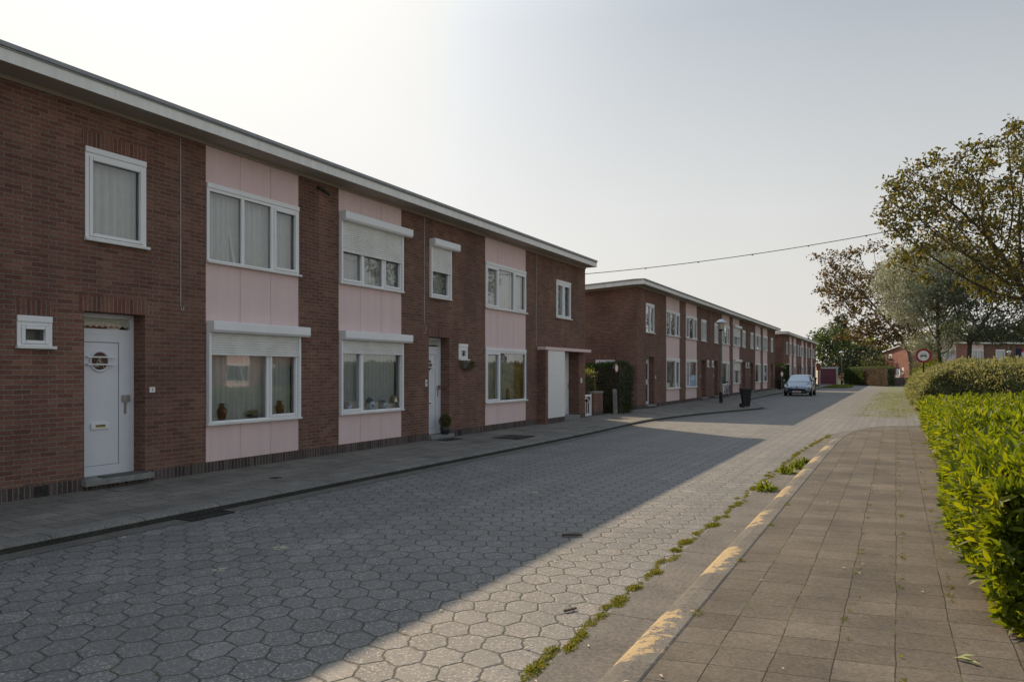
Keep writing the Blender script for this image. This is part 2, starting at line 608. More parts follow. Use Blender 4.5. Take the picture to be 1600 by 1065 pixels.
M['pink'] = streaked("pink render panel", (.76, .585, .57), .85, .05, (.36, .28, .27))
M['groove'] = plain("panel joint", (.22, .16, .16), .9)
M['pvc'] = plain("white window plastic", (.82, .83, .84), .4, var=.03, scale=2)
M['pvc_grey'] = plain("weathered white trim", (.74, .74, .71), .55, var=.07, scale=3)
M['door'] = plain("white door panel", (.72, .74, .78), .35, var=.02)
M['screen'] = plain("white enamelled panel", (.78, .78, .78), .3, var=.03)
M['seal'] = plain("black rubber seal", (.02, .02, .02), .6)
M['fascia'] = streaked("white painted roof edge", (.86, .85, .81), .6, .10, (.38, .35, .29))
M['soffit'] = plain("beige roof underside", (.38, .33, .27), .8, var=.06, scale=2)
M['coping'] = plain("grey metal coping", (.27, .28, .29), .5, .35, var=.1)
M['bitumen'] = plain("dark roof felt", (.05, .05, .05), .9)
M['glass'] = glass_mat("window glass")
M['curtain'] = plain("white net curtain", (.78, .78, .79), .9, var=.04, scale=9)
M['curtain_grey'] = plain("grey curtain", (.55, .56, .57), .9, var=.05, scale=9)
M['curtain_orange'] = plain("orange curtain", (.26, .13, .085), .9, var=.08)
M['lace'] = plain("lace trim", (.8, .75, .68), .9, var=.3, scale=60)
M['stone'] = plain("bluestone step", (.22, .22, .21), .7, var=.15, scale=9, bump=.3)
M['mat'] = plain("brown doormat", (.1, .09, .08), .95, var=.3, scale=70)
M['steel'] = plain("brushed steel", (.42, .41, .4), .35, .9)
M['iron'] = plain("dark cast iron", (.045, .042, .04), .6, .5, var=.25, scale=20)
M['black'] = plain("black plastic", (.011, .011, .012), .7, var=.2)
M['wire'] = plain("grey wire", (.5, .48, .44), .7)
M['dark'] = plain("dark recess", (.02, .02, .02), .9)
M['room'] = plain("room wall", (.3, .28, .26), .9)
M['white'] = plain("white enamel", (.8, .8, .8), .35, var=.02)
M['red'] = plain("red sign enamel", (.33, .012, .02), .45, var=.05)
M['blue'] = plain("blue figure", (.03, .12, .22), .5)
M['figure'] = plain("black figure", (.02, .022, .024), .6)
M['yellow'] = plain("brass yellow", (.5, .33, .05), .5)
M['road'] = hex_mat()
M['tiles'] = slab_mat("square concrete tiles", .295, .295, 0.0, (.098, .083, .066), (.135, .116, .094), .0036, (.026, .023, .019), .85, skew=-.15)
M['slabs'] = slab_mat("large concrete slabs", .46, .31, .5, (.17, .155, .132), (.21, .19, .163), .006, (.045, .042, .036), .3, swap=True)
M['kerb'] = concrete_mat("rough kerb concrete", (.125, .115, .1), 1.0)
M['kerb_left'] = concrete_mat("grey kerb stones", (.17, .16, .142), 1.0)
M['kerb_face'] = concrete_mat("dark kerb face", (.04, .042, .032), 1.0)  # darker than the stones, only on the upright face of the left kerb
M['kerb_yellow'] = concrete_mat("worn yellow kerb paint", (.14, .13, .115), 0.0, (.40, .30, .16))
M['gutter'] = concrete_mat("smooth gutter concrete", (.13, .119, .104), 2.0)
M['soil'] = plain("bare soil", (.09, .07, .05), .95, var=.3, scale=5, bump=.6)
M['meadow'] = plain("grass ground", (.07, .09, .03), .95, var=.3, scale=2)
M['grass'] = leaf_mat("grass blades", [(0, (.10, .13, .02)), (.6, (.17, .19, .03)), (1, (.27, .22, .08))], (1.8, 1.6, .8), .45, .6)
M['laurel'] = leaf_mat("laurel leaves", [(0, (.05, .08, .010)), (.45, (.09, .13, .012)), (.85, (.15, .18, .012)), (1, (.21, .215, .018))], (3.0, 2.6, .6), .47, .45, .3)
M['shrub'] = leaf_mat("dull shrub leaves", [(0, (.085, .098, .055)), (.5, (.155, .165, .092)), (.85, (.19, .19, .105)), (1, (.24, .22, .135))], (2.0, 1.9, 1.2), .52)
M['privet'] = leaf_mat("dark hedge leaves", [(0, (.018, .035, .010)), (.6, (.035, .065, .014)), (1, (.06, .09, .02))], (1.5, 1.6, .7), .3)
M['hedge_olive'] = leaf_mat("olive hedge leaves", [(0, (.05, .05, .016)), (.6, (.085, .085, .024)), (1, (.13, .12, .035))], (1.5, 1.5, .7), .35)
M['hedge_bare'] = leaf_mat("half bare hedge", [(0, (.08, .062, .034)), (.5, (.16, .115, .07)), (1, (.23, .17, .11))], (1.2, 1.1, .8), .25)
M['bronze'] = leaf_mat("bronze spring leaves", [(0, (.045, .04, .016)), (.3, (.08, .07, .02)), (.65, (.105, .11, .026)), (.92, (.125, .155, .034)), (1, (.17, .10, .03))], (1.9, 1.6, .7), .45)
M['bronze_far'] = leaf_mat("orange bronze leaves", [(0, (.055, .038, .018)), (.5, (.105, .072, .028)), (.85, (.13, .10, .032)), (1, (.12, .125, .034))], (1.8, 1.5, .8), .45)
M['silver'] = leaf_mat("silver grey leaves", [(0, (.2, .22, .16)), (.5, (.36, .385, .28)), (1, (.54, .54, .4))], (1.3, 1.3, 1.1), .35)
M['olive'] = leaf_mat("olive green leaves", [(0, (.045, .06, .028)), (.6, (.085, .10, .045)), (1, (.15, .15, .065))], (1.7, 1.6, .8), .4)
M['sage'] = leaf_mat("dark sage leaves", [(0, (.055, .068, .042)), (.5, (.10, .118, .07)), (.9, (.16, .175, .105)), (1, (.22, .22, .13))], (1.5, 1.5, 1.0), .4)
M['green'] = leaf_mat("mid green leaves", [(0, (.04, .065, .025)), (.6, (.075, .11, .04)), (1, (.12, .15, .055))], (1.5, 1.5, .8), .4)
M['lime'] = leaf_mat("lime green leaves", [(0, (.08, .12, .012)), (.6, (.15, .19, .016)), (1, (.22, .24, .03))], (1.7, 1.6, .6), .45)
M['darkleaf'] = leaf_mat("dark green leaves", [(0, (.012, .02, .010)), (.6, (.025, .04, .016)), (1, (.05, .06, .025))], (1.4, 1.4, .8), .3)
M['poplar'] = leaf_mat("poplar leaves", [(0, (.03, .048, .03)), (.6, (.05, .075, .045)), (1, (.08, .1, .06))], (1.3, 1.3, 1), .35)
M['bark'] = plain("grey brown bark", (.085, .07, .055), .95, var=.35, scale=14, bump=.8)
M['bark_pale'] = plain("pale grey bark", (.17, .145, .12), .95, var=.3, scale=10, bump=.7)
M['terracotta'] = plain("red brown vase glaze", (.2, .055, .03), .35, var=.25, scale=20)
M['delft'] = plain("blue and white porcelain", (.25, .3, .36), .3, var=.7, scale=24)
M['cream'] = plain("cream shade", (.55, .47, .33), .8)
M['pot'] = plain("dark glazed pot", (.03, .03, .032), .4)
M['concrete_post'] = concrete_mat("mossy concrete", (.23, .22, .2))
M['lamp_post'] = plain("dull steel lamp post", (.2, .19, .17), .6, .4, var=.15)
M['lamp_glass'] = plain("clouded lamp glass", (.52, .48, .4), .25, var=.12, scale=8)
M['lamp_hood'] = plain("pale lamp hood", (.55, .57, .6), .35, .3)
M['carpaint'] = plain("silver blue car paint", (.30, .36, .44), .22, .6, var=.04)
M['carglass'] = plain("car glass", (.05, .06, .065), .06, 0, var=.05, spec=1.0)
M['windscreen'] = plain("sky reflecting windscreen", (.42, .46, .48), .08, .85, var=.05, scale=3)
M['headlamp'] = plain("headlamp lens", (.5, .53, .55), .1, .5, var=.1)
M['tyre'] = plain("tyre rubber", (.02, .02, .02), .8)
M['garage_door'] = plain("dusky red garage door", (.2, .055, .075), .55, var=.06)
M['plaster'] = plain("off white plaster", (.6, .58, .53), .8, var=.08)
M['rustred'] = plain("rust red paint", (.24, .045, .03), .6, var=.15)
M['coat_blue'] = plain("dark blue cloth", (.012, .018, .05), .9)
M['coat_red'] = plain("red cloth", (.3, .02, .03), .9)
M['wood'] = plain("weathered stick", (.1, .08, .06), .9)
M['leaf_litter'] = plain("pale fallen leaf", (.3, .33, .12), .8)

# ------------------------------------------------------------------ setting: ground, road, pavements
g = MB()
g.quad((-500, -300, -.06), (500, -300, -.06), (500, 900, -.06), (-500, 900, -.06))
structure(g.build("ground", M['meadow']))
g = MB()
g.quad((-11.5, -18, 0), (45, -18, 0), (45, 112, 0), (-11.5, 112, 0))
structure(g.build("road", M['road']))

KL = [(-7.22, -18), (-7.2, 6), (-7.1, 17.5), (-7.3, 22), (-7.25, 25), (-6.73, 28.65), (-5.9, 32), (-5.2, 34.6), (-5.35, 35.2), (-6.2, 38.2), (-7.3, 42.5),
      (-7.75, 45), (-7.8, 66), (-7.4, 71), (-6.6, 75), (-6.5, 100)]


def offset(poly, d):
    out = []
    for i, p in enumerate(poly):
        a = Vector(poly[max(i - 1, 0)])
        b = Vector(poly[min(i + 1, len(poly) - 1)])
        t = (b - a).normalized()
        nrm = Vector((t.y, -t.x))
        out.append((p[0] + nrm.x * d, p[1] + nrm.y * d))
    return out


def resample(poly, step):
    out = [poly[0]]
    for a, b in zip(poly, poly[1:]):
        n = max(1, int(math.hypot(b[0] - a[0], b[1] - a[1]) / step))
        for k in range(1, n + 1):
            out.append((a[0] + (b[0] - a[0]) * k / n, a[1] + (b[1] - a[1]) * k / n))
    return out


def sweep(path, prof, name, mats, midx=None, kmat=None):
    """profile (offset to the right of the travel direction, z) swept along the path"""
    mb = MB()
    rows = [offset(path, o) for o, z in prof]
    for i in range(len(path) - 1):
        mi = midx(i) if midx else 0
        for k in range(len(prof) - 1):
            a, b = rows[k][i], rows[k][i + 1]
            c, d = rows[k + 1][i + 1], rows[k + 1][i]
            mb.quad((*d, prof[k + 1][1]), (*c, prof[k + 1][1]), (*b, prof[k][1]), (*a, prof[k][1]), (kmat or {}).get(k, mi))
    return mb.build(name, mats)


def smooth_path(p, it=2):
    for _ in range(it):
        q = [p[0]]
        for a, b in zip(p, p[1:]):
            q += [(a[0] * .75 + b[0] * .25, a[1] * .75 + b[1] * .25), (a[0] * .25 + b[0] * .75, a[1] * .25 + b[1] * .75)]
        q.append(p[-1])
        p = q
    return p


KLs = smooth_path(KL)
structure(sweep(KLs, [(-.27, .084), (-.25, .09), (-.07, .088), (-.03, .08), (-.006, .064), (0, .055), (.006, -.02)], "kerb", [M['kerb_left'], M['kerb_face']], None, {5: 1}))
structure(sweep(KLs, [(0.004, .004), (.24, .004)], "gutter", M['gutter']))
mb = MB()
inner = offset(KLs, -.262)
for a, b in zip(inner, inner[1:]):
    mb.quad((*a, .084), (-9.45, a[1], .112), (-9.45, b[1], .112), (*b, .084))
structure(mb.build("pavement", M['slabs']))
mb = MB()
mb.quad((-20, -18, .09), (-9.4, -18, .09), (-9.4, 112, .09), (-20, 112, .09))
structure(mb.build("garden_ground", M['soil']))

KR = [(-1.4, -10), (-1.4, 3.87)]
yy = 3.87
while yy < 15.5:
    yy += .2475
    KR.append((-1.4, round(yy, 3)))
nst = len(KR)
KRc = smooth_path([(-1.4, KR[-1][1]), (-1.39, 18), (-1.32, 20.2), (-1.05, 22.3), (-.45, 23.9), (.7, 24.8), (3, 25.2), (34, 25.3)], 2)
KR = KR + KRc[1:]


def kerb_mat(i):
    y = KR[i][1]
    if y < 3.85 or y > 21.5:
        return 0
    return 1 if int((y - 3.86) / .99) % 2 == 0 else 0


structure(sweep(list(reversed(KR)), [(-.262, .108), (-.25, .115), (-.15, .112), (-.08, .095), (-.03, .06), (0, .02), (.004, -.02)], "kerb", [M['kerb'], M['kerb_yellow']],
                lambda i: kerb_mat(len(KR) - 2 - i)))
structure(sweep(list(reversed(KR[:nst + 14])), [(.004, .005), (.35, .004)], "gutter", M['gutter']))
inR = offset(KR, -.258) if False else [(p[0] + q[0], p[1] + q[1]) for p, q in zip(KR, [(b[0] - a[0], b[1] - a[1]) for a, b in zip(KR, offset(KR, .267))])]
mb = MB()
mb.add([(p[0], p[1], .112) for p in inR] + [(34, -10, .112)], [tuple(range(len(inR) + 1))])
structure(mb.build("footpath", M['tiles']))
mb = MB()
mb.quad((.62, -10, .116), (30, -10, .116), (30, 23.6, .116), (.62, 23.6, .116))
structure(mb.build("planting_bed", M['soil']))
mb = MB()
mb.prism([(1.2, 33.5), (40, 33.3), (40, 72), (1.2, 72)], -.02, .10)
structure(mb.build("shrub_bed", M['soil']))
mb = MB()
mb.prism(smooth_path([(-6.5, 80.8), (-4.6, 80.9), (-3.9, 84), (-4.2, 90), (-5, 93), (-6.4, 93), (-6.5, 80.8)], 1), -.02, .12)
structure(mb.build("grass_verge", M['meadow']))
mb = MB()
mb.quad((-14, 98, .02), (14, 98, .02), (14, 106, .02), (-14, 106, .02))
structure(mb.build("cross_path", plain("pale concrete path", (.3, .28, .25), .85)))

# ------------------------------------------------------------------ houses
PROUD = .004


def text_mesh(txt, size, mat, parent, loc, rot, name="lettering"):
    cu = bpy.data.curves.new(name, 'FONT')
    cu.body = txt
    cu.size = size
    cu.align_x = 'CENTER'
    cu.align_y = 'CENTER'
    cu.extrude = .0015
    tmp = bpy.data.objects.new(name + "_curve", cu)
    COL.objects.link(tmp)
    dg = bpy.context.evaluated_depsgraph_get()
    me = bpy.data.meshes.new_from_object(tmp.evaluated_get(dg))
    bpy.data.objects.remove(tmp)
    me.name = name
    me.materials.clear()
    me.materials.append(mat)
    o = bpy.data.objects.new(name, me)
    COL.objects.link(o)
    o.parent = parent
    o.location = loc
    o.rotation_euler = rot
    return o


def wavy_sheet(mb, x, y0, y1, z0, z1, wl=.115, amp=.032, m=0):
    n = max(6, int((y1 - y0) / wl * 6))
    vs = []
    ph = random.random() * 6
    for i in range(n + 1):
        y = y0 + (y1 - y0) * i / n
        a = amp * math.sin(2 * math.pi * y / wl + ph + 1.2 * math.sin(y * 5 + ph))
        vs += [(x + a, y, z0), (x + a * .8, y, z1)]
    mb.add(vs, [(2 * i, 2 * i + 2, 2 * i + 3, 2 * i + 1) for i in range(n)], m)


class House:
    """terraced house in local coordinates: +x out of the facade, y along it, z up"""
    def __init__(s, label, y0, y1, ends=(False, False), loc=None, rz=0.0, depth=8.0, ztop=5.17, zback=4.72, brick='brick', group="brick terraced houses along the left pavement", lip=(.0, .0)):
        s.yo = round(((y0 + y1) / 2) / .42) * .42 if loc is None else 0.0
        s.e = thing("row_house", label, "house", loc or (-9.4, s.yo, 0), rz, group)
        s.y0, s.y1, s.ends, s.depth, s.ztop, s.zback, s.brick, s.lip = y0 - s.yo, y1 - s.yo, ends, depth, ztop, zback, brick, lip
        s.holes, s.plinth_gaps = [], []

    def L(s, y):
        return y - s.yo

    def window(s, y0, y1, z0, z1, mull=(), sash=(), sill=True, head=True, shutter=None, box_over=.13, curtain='curtain', wall_hole=True, tilt=False, fr=.05, net_to=None, name="window"):
        y0, y1 = s.L(y0), s.L(y1)
        mull = [s.L(m) for m in mull]
        if wall_hole:
            s.holes.append((y0, y1, z0, z1, .16))
        f = MB()
        xo, xi = .012, -.06
        zt = z1
        if head:
            f.box(xi, xo + .012, y0, y1, z1 - .075, z1)
            zt = z1 - .075
        f.box(xi, xo, y0, y0 + fr, z0, zt)
        f.box(xi, xo, y1 - fr, y1, z0, zt)
        f.box(xi, xo - .002, y0 + fr, y1 - fr, z0, z0 + fr)
        f.box(xi, xo - .002, y0 + fr, y1 - fr, zt - fr, zt)
        edges = [y0 + fr] + [v for m in mull for v in (m - .03, m + .03)] + [y1 - fr]
        for m in mull:
            f.box(xi, xo - .001, m - .03, m + .03, z0 + fr, zt - fr)
        panes = MB()
        seals = MB()
        for i in range(len(mull) + 1):
            a, b = edges[2 * i], edges[2 * i + 1]
            c, d = z0 + fr, zt - fr
            if i in sash:
                w = .048
                for q in ((a, a + w, c, d), (b - w, b, c, d), (a + w, b - w, c, c + w), (a + w, b - w, d - w, d)):
                    f.box(-.05, xo + .014, q[0] + .003, q[1] - .003, q[2] + .003, q[3] - .003)
                a, b, c, d = a + w, b - w, c + w, d - w
            panes.quad((-.03, a, c), (-.03, b, c), (-.03, b, d), (-.03, a, d))
            for q in ((a, a + .006, c, d), (b - .006, b, c, d), (a, b, c, c + .006), (a, b, d - .006, d)):
                seals.quad((-.022, q[0], q[2]), (-.022, q[1], q[2]), (-.022, q[1], q[3]), (-.022, q[0], q[3]))
        if tilt:                                             # inner leaf tipped open behind the left light
            a, b, c, d = edges[0], edges[1], z0 + fr, zt - fr
            for q in ((a + .01, a + .06), (b - .09, b - .04)):
                f.add([(-.08, q[0], c), (-.08, q[1], c), (-.26, q[1] - .04, d), (-.26, q[0] - .04, d)], [(0, 1, 2, 3)])
            f.add([(-.26, a, d), (-.26, b - .06, d), (-.25, b - .06, d - .06), (-.25, a, d - .06)], [(0, 1, 2, 3)])
        fo = f.build(name, M['pvc'], s.e, bevel=.004)
        panes.build("pane", M['glass'], fo)
        seals.build("seal", M['seal'], fo)
        if sill:
            b = MB()
            b.box(xo, xo + .05, y0 - .02, y1 + .03, z0 - .012, z0 + .022)
            b.build("sill", M['pvc_grey'], fo)
        if shutter is not None:
            b = MB()
            bo = box_over
            vs = []
            for y in (y0 - .0, y1 + bo):
                vs += [(.0, y, z1 - .0), (.0, y, z1 + .17), (.155, y, z1 + .17), (.165, y, z1 + .16), (.165, y, z1 + .035), (.14, y, z1)]
            b.add(vs, [(0, 1, 2, 3, 4, 5)[::-1], (6, 7, 8, 9, 10, 11)] + [(i, (i + 1) % 6, 6 + (i + 1) % 6, 6 + i) for i in range(6)])
            b.build("shutter_box", M['pvc'], fo, bevel=.002)
            for a in (y0, y1 - .045):
                b = MB()
                b.box(xo + .001, .06, a, a + .045, z0 + .02, z1)
                b.build("shutter_rail", M['pvc'], fo)
            b = MB()
            zz = shutter
            k = 0
            pr = []
            while zz < z1:
                pr += [(.034, zz), (.046, zz + .008), (.046, zz + .028), (.034, zz + .037)]
                zz += .038
            vs = [(x, y, z) for (x, z) in pr for y in (y0 + .03, y1 - .03)]
            b.add(vs, [(2 * i, 2 * i + 1, 2 * i + 3, 2 * i + 2) for i in range(len(pr) - 1)])
            b.box(.03, .052, y0 + .045, y1 - .045, shutter - .035, shutter)
            b.build("shutter", M['pvc_grey'], fo)
        if curtain:
            b = MB()
            wavy_sheet(b, -.17, y0 + .01, y1 - .01, z0 + (net_to or .0), z1 + .02)
            b.build("curtain", M[curtain], fo)
        return fo

    def bay(s, y0, y1, wins, seams, zb=.27):
        """pink render bay; wins is a list of (z0, z1) spans taken by windows"""
        a, b = s.L(y0), s.L(y1)
        s.holes.append((a, b, zb, s.ztop, .05))
        s.bayrects = getattr(s, 'bayrects', [])
        mb = MB()
        zs = [zb]
        for w in sorted(wins):
            zs += [w[0], w[1]]
        zs.append(s.ztop - .045)
        cuts = [a] + [s.L(q) for q in seams] + [b]
        g_ = .004
        for i in range(0, len(zs), 2):
            z0, z1 = zs[i], zs[i + 1]
            mb = MB()
            for j in range(len(cuts) - 1):
                p, q = cuts[j] + (g_ if j else 0), cuts[j + 1] - (g_ if j < len(cuts) - 2 else 0)
                mb.box(-.045, -.012, p, q, z0, z1, 0)
            for c in cuts[1:-1]:
                mb.box(-.045, -.022, c - g_, c + g_, z0, z1, 1)
            mb.build("bay_panel", [M['pink'], M['groove']], s.e)

    def door(s, y0, y1, z0=.25, z1=2.45, depth=.24, leaf=2.16, style='plain', y_leaf=None, lintel=True, step=True, letter='yellow', handle_right=True):
        a, b = s.L(y0), s.L(y1)
        s.holes.append((a, b, z0 - .01, z1, depth + .14))
        s.plinth_gaps.append((a, b))
        x = -depth
        f = MB()
        for q in ((a, a + .06, z0, z1), (b - .06, b, z0, z1), (a + .06, b - .06, z1 - .06, z1), (a + .06, b - .06, leaf, leaf + .08)):
            f.box(x - .07, x, *q)
        fo = f.build("door_frame", M['door'], s.e, bevel=.004)
        p = MB()
        p.quad((x - .04, a + .06, leaf + .08), (x - .04, b - .06, leaf + .08), (x - .04, b - .06, z1 - .06), (x - .04, a + .06, z1 - .06))
        p.build("fanlight", M['glass'], fo)
        p = MB()
        n = 9
        w = (b - a - .12) / n
        for i in range(n):
            y = a + .06 + i * w
            p.add([(x - .043, y, z1 - .06), (x - .043, y + w, z1 - .06), (x - .043, y + w, leaf + .13), (x - .043, y + w / 2, leaf + .10), (x - .043, y, leaf + .13)], [(0, 1, 2, 3, 4)])
        p.build("lace_curtain", M['lace'], fo)
        d = MB()
        da, db = a + .06, b - .06
        d.box(x - .065, x - .012, da, db, z0, leaf, 0)
        if style in ('porthole', 'plain'):
            # raised stiles around a flush panel, with a thin black seal line between them
            for q in ((da, da + .04, z0, leaf), (db - .17, db, z0, leaf), (da + .04, db - .17, z0, z0 + .13), (da + .04, db - .17, leaf - .1, leaf)):
                d.box(x - .02, x + .004, *q)
            for q in ((da + .04, da + .047, z0 + .13, leaf - .1), (db - .177, db - .17, z0 + .13, leaf - .1), (da + .04, db - .17, z0 + .13, z0 + .137), (da + .04, db - .17, leaf - .107, leaf - .1)):
                d.box(x - .02, x - .0105, *q, 1)
        else:
            for q in ((da, da + .1, z0, leaf), (db - .1, db, z0, leaf), (da + .1, db - .1, z0, z0 + .12), (da + .1, db - .1, leaf - .1, leaf), (da + .1, db - .1, 1.08, 1.32)):
                d.box(x - .012, x + .008, *q)
        do = d.build("door", [M['door'], M['seal']], s.e, bevel=.003)
        cy = (da + .04 + db - .17) / 2
        if style == 'porthole':
            r = MB()
            zc = 1.80
            n = 32
            pr = [(.15, 0), (.15, .016), (.142, .022), (.122, .016), (.118, .004)]
            vs, fs = [], []
            for rr, h in pr:
                for k in range(n):
                    t = 2 * math.pi * k / n
                    vs.append((x - .011 + h, cy + rr * math.cos(t), zc + rr * math.sin(t)))
            for i in range(len(pr) - 1):
                for k in range(n):
                    fs.append((i * n + k, i * n + (k + 1) % n, (i + 1) * n + (k + 1) % n, (i + 1) * n + k))
            r.add(vs, fs)
            r.build("porthole_ring", M['door'], do, smooth=True)
            r = MB()
            r.lathe((x - .0095, cy, zc), [(.119, 0), (.119, .002)], 28, axis='x')
            r.build("porthole_glass", plain("dark porthole glass", (.04, .03, .028), .1, 0, spec=.8), do)
            r = MB()                                           # lace motif behind the round pane
            for k in range(70):
                t = random.random()
                zz = zc - .085 + .13 * t
                yy_ = cy + (random.random() - .5) * .16 * (1 - t * .9)
                e = .004
                r.box(x - .0074, x - .0068, yy_ - e, yy_ + e, zz - e, zz + e)
            r.build("lace_motif", M['lace'], do)
            r = MB()
            for zb in (1.755, 1.855):
                r.box(x + .03, x + .048, cy - .2, cy + .2, zb - .009, zb + .009)
                for e in (-.19, .19):
                    r.box(x - .011, x + .03, cy + e - .01, cy + e + .01, zb - .008, zb + .008)
            r.build("guard_bar", M['white'], do)
        if style == 'glazed':
            r = MB()
            for q in ((z0 + .12, 1.08), (1.32, leaf - .1)):
                r.quad((x - .008, da + .1, q[0]), (x - .008, db - .1, q[0]), (x - .008, db - .1, q[1]), (x - .008, da + .1, q[1]))
            r.build("door_glass", M['carglass'], do)
        lz = .92 if style != 'glazed' else 1.2
        r = MB()
        r.box(x - .012, x + .012, cy - .13, cy + .13, lz - .04, lz + .04, 0)
        r.box(x - .011, x + .013, cy - .07, cy + .07, lz - .02, lz + .014, 1)
        r.box(x - .010, x + .0135, cy - .068, cy + .066, lz - .019, lz - .002, 2)
        r.build("letterbox", [M['white'], M['dark'], M['yellow']], do)
        hy = db - .085 if handle_right else da + .05
        r = MB()
        r.box(x, x + .014, hy - .017, hy + .017, 1.07, 1.27, 0)
        r.box(x + .012, x + .05, hy - .05, hy + .05, 1.24, 1.33, 0)
        r.build("handle", M['steel'], do)
        if step:
            r = MB()
            r.box(x - .02, .1, a - .04, b + .07, z0 - .085, z0 - .002)
            so = r.build("doorstep", M['stone'], s.e, bevel=.008)
            r = MB()
            r.box(x, .006, a + .0, b, .09, z0 - .086)
            r.build("step_brick", M['plinth'], s.e)
        if lintel:
            r = MB()
            r.box(-.03, PROUD, a - .07, b + .07, z1, z1 + .2)
            r.box(x, -.03, a, b, z1 - .001, z1 + .004)
            r.build("lintel", M['brick_soldier'], s.e)
        return do

    def head(s, y0, y1, z):
        r = MB()
        r.box(-.03, PROUD, s.L(y0), s.L(y1), z, z + .2)
        r.build("lintel", M['brick_soldier'], s.e)

    def numplate(s, y, z, txt, w=.085, h=.075, mat='figure', shape='square'):
        r = MB()
        yy_ = s.L(y)
        if shape == 'gable':
            r.add([(x, yy_ + p, z + q) for x in (0.0, .025) for p, q in ((-w / 2, -h / 2), (w / 2, -h / 2), (w / 2, h * .2), (0, h * .55), (-w / 2, h * .2))],
                  [(0, 1, 2, 3, 4)[::-1], (5, 6, 7, 8, 9)] + [(i, (i + 1) % 5, 5 + (i + 1) % 5, 5 + i) for i in range(5)])
        else:
            r.box(-.002, .008, yy_ - w / 2, yy_ + w / 2, z - h / 2, z + h / 2)
        o = r.build("number_plate", M['white'], s.e)
        if txt:
            text_mesh(txt, h * .75 if shape == 'square' else h * .45, M[mat], o, (.0095, yy_, z), (R(90), 0, R(90)), "number")

    def vent(s, y, z=.18):
        r = MB()
        yy_ = s.L(y)
        r.box(0, .012, yy_ - .085, yy_ + .085, z - .07, z + .07)
        for k in range(5):
            r.box(.012, .016, yy_ - .075, yy_ + .075, z - .055 + k * .026, z - .044 + k * .026)
        r.build("vent", M['iron'], s.e)

    def cable(s, pts):
        r = MB()
        r.tube([(.008, s.L(y), z) for y, z in pts], .0065, 5)
        r.build("wire", M['wire'], s.e)

    def finish(s, bare_far=False):
        """wall with openings, plinth and roof"""
        y0, y1, zt, zb = s.y0, s.y1, s.ztop, .05
        mb = MB()
        ys = sorted({y0, y1} | {v for h in s.holes for v in h[:2]})
        zs = sorted({zb, zt} | {v for h in s.holes for v in h[2:4]})
        for a, b in zip(ys, ys[1:]):
            col = []
            for c, d in zip(zs, zs[1:]):
                my, mz = (a + b) / 2, (c + d) / 2
                if any(h[0] < my < h[1] and h[2] < mz < h[3] for h in s.holes):
                    continue
                if col and abs(col[-1][1] - c) < 1e-6:
                    col[-1][1] = d
                else:
                    col.append([c, d])
            for c, d in col:
                mb.quad((0, a, c), (0, b, c), (0, b, d), (0, a, d))
        for h in s.holes:
            a, b, c, d, dp = h
            mb.quad((0, a, c), (0, a, d), (-dp, a, d), (-dp, a, c))
            mb.quad((0, b, d), (0, b, c), (-dp, b, c), (-dp, b, d))
            mb.quad((0, b, c), (0, a, c), (-dp, a, c), (-dp, b, c))
            mb.quad((0, a, d), (0, b, d), (-dp, b, d), (-dp, a, d))
        D, zk = s.depth, s.zback
        mb.quad((-D, y0, zb), (0, y0, zb), (0, y0, zt), (-D, y0, zk))
        mb.quad((0, y1, zb), (-D, y1, zb), (-D, y1, zk), (0, y1, zt))
        mb.quad((-D, y1, zb), (-D, y0, zb), (-D, y0, zk), (-D, y1, zk))
        mb.build("wall", M[s.brick], s.e)
        r = MB()                                                # plain rooms behind the windows
        r.box(-4.2, -4.1, y0 + .05, y1 - .05, .1, 4.6)
        r.box(-4.1, -.3, y0 + .05, y1 - .05, 2.62, 2.78)
        r.box(-4.1, -.3, y0 + .05, y1 - .05, .1, .16)
        r.build("interior_wall", M['room'], s.e)
        p = MB()
        gaps = sorted(s.plinth_gaps)
        cur = y0
        for a, b in gaps + [(y1, y1)]:
            if a - cur > .02:
                p.box(-.05, .005, cur, a, .06, .265)
            cur = b
        if s.ends[0]:
            p.box(-D, 0, y0 - .005, y0 + .05, .06, .266)
        p.build("plinth", M['plinth'], s.e)
        # roof: fascia board, soffit, coping
        e0 = s.lip[0] if s.ends[0] else 0
        e1 = s.lip[1] if s.ends[1] else 0
        ov = .42
        a, b = y0 - e0, y1 + e1
        sl = (zt - zk) / D

        def zz(x, base):
            return base + sl * min(x, 0)
        r = MB()
        x0, x1 = -D - .2, ov
        bt, tp = zt + .0, zt + .165
        vs = [(x1, a, bt), (x1, b, bt), (x1, b, tp), (x1, a, tp), (x0, a, zz(x0, bt)), (x0, b, zz(x0, bt)), (x0, b, zz(x0, tp)), (x0, a, zz(x0, tp)),
              (0, a, bt), (0, b, bt), (0, a, tp), (0, b, tp)]
        r.add(vs, [(0, 1, 2, 3), (5, 4, 7, 6)], 0)
        r.add(vs, [(0, 3, 10, 8), (8, 10, 7, 4), (2, 1, 9, 11), (11, 9, 5, 6)], 0)
        r.add(vs, [(1, 0, 8, 9), (9, 8, 4, 5)], 1)
        r.add(vs, [(3, 2, 11, 10), (10, 11, 6, 7)], 2)
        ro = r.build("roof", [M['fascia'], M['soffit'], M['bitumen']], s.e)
        c = MB()
        t0, t1 = tp + .001, tp + .052
        c.box(x1 - .12, x1 + .03, a, b, t0, t1)
        c.box(x1 - .01, x1 + .012, a, b, tp - .022, t0)
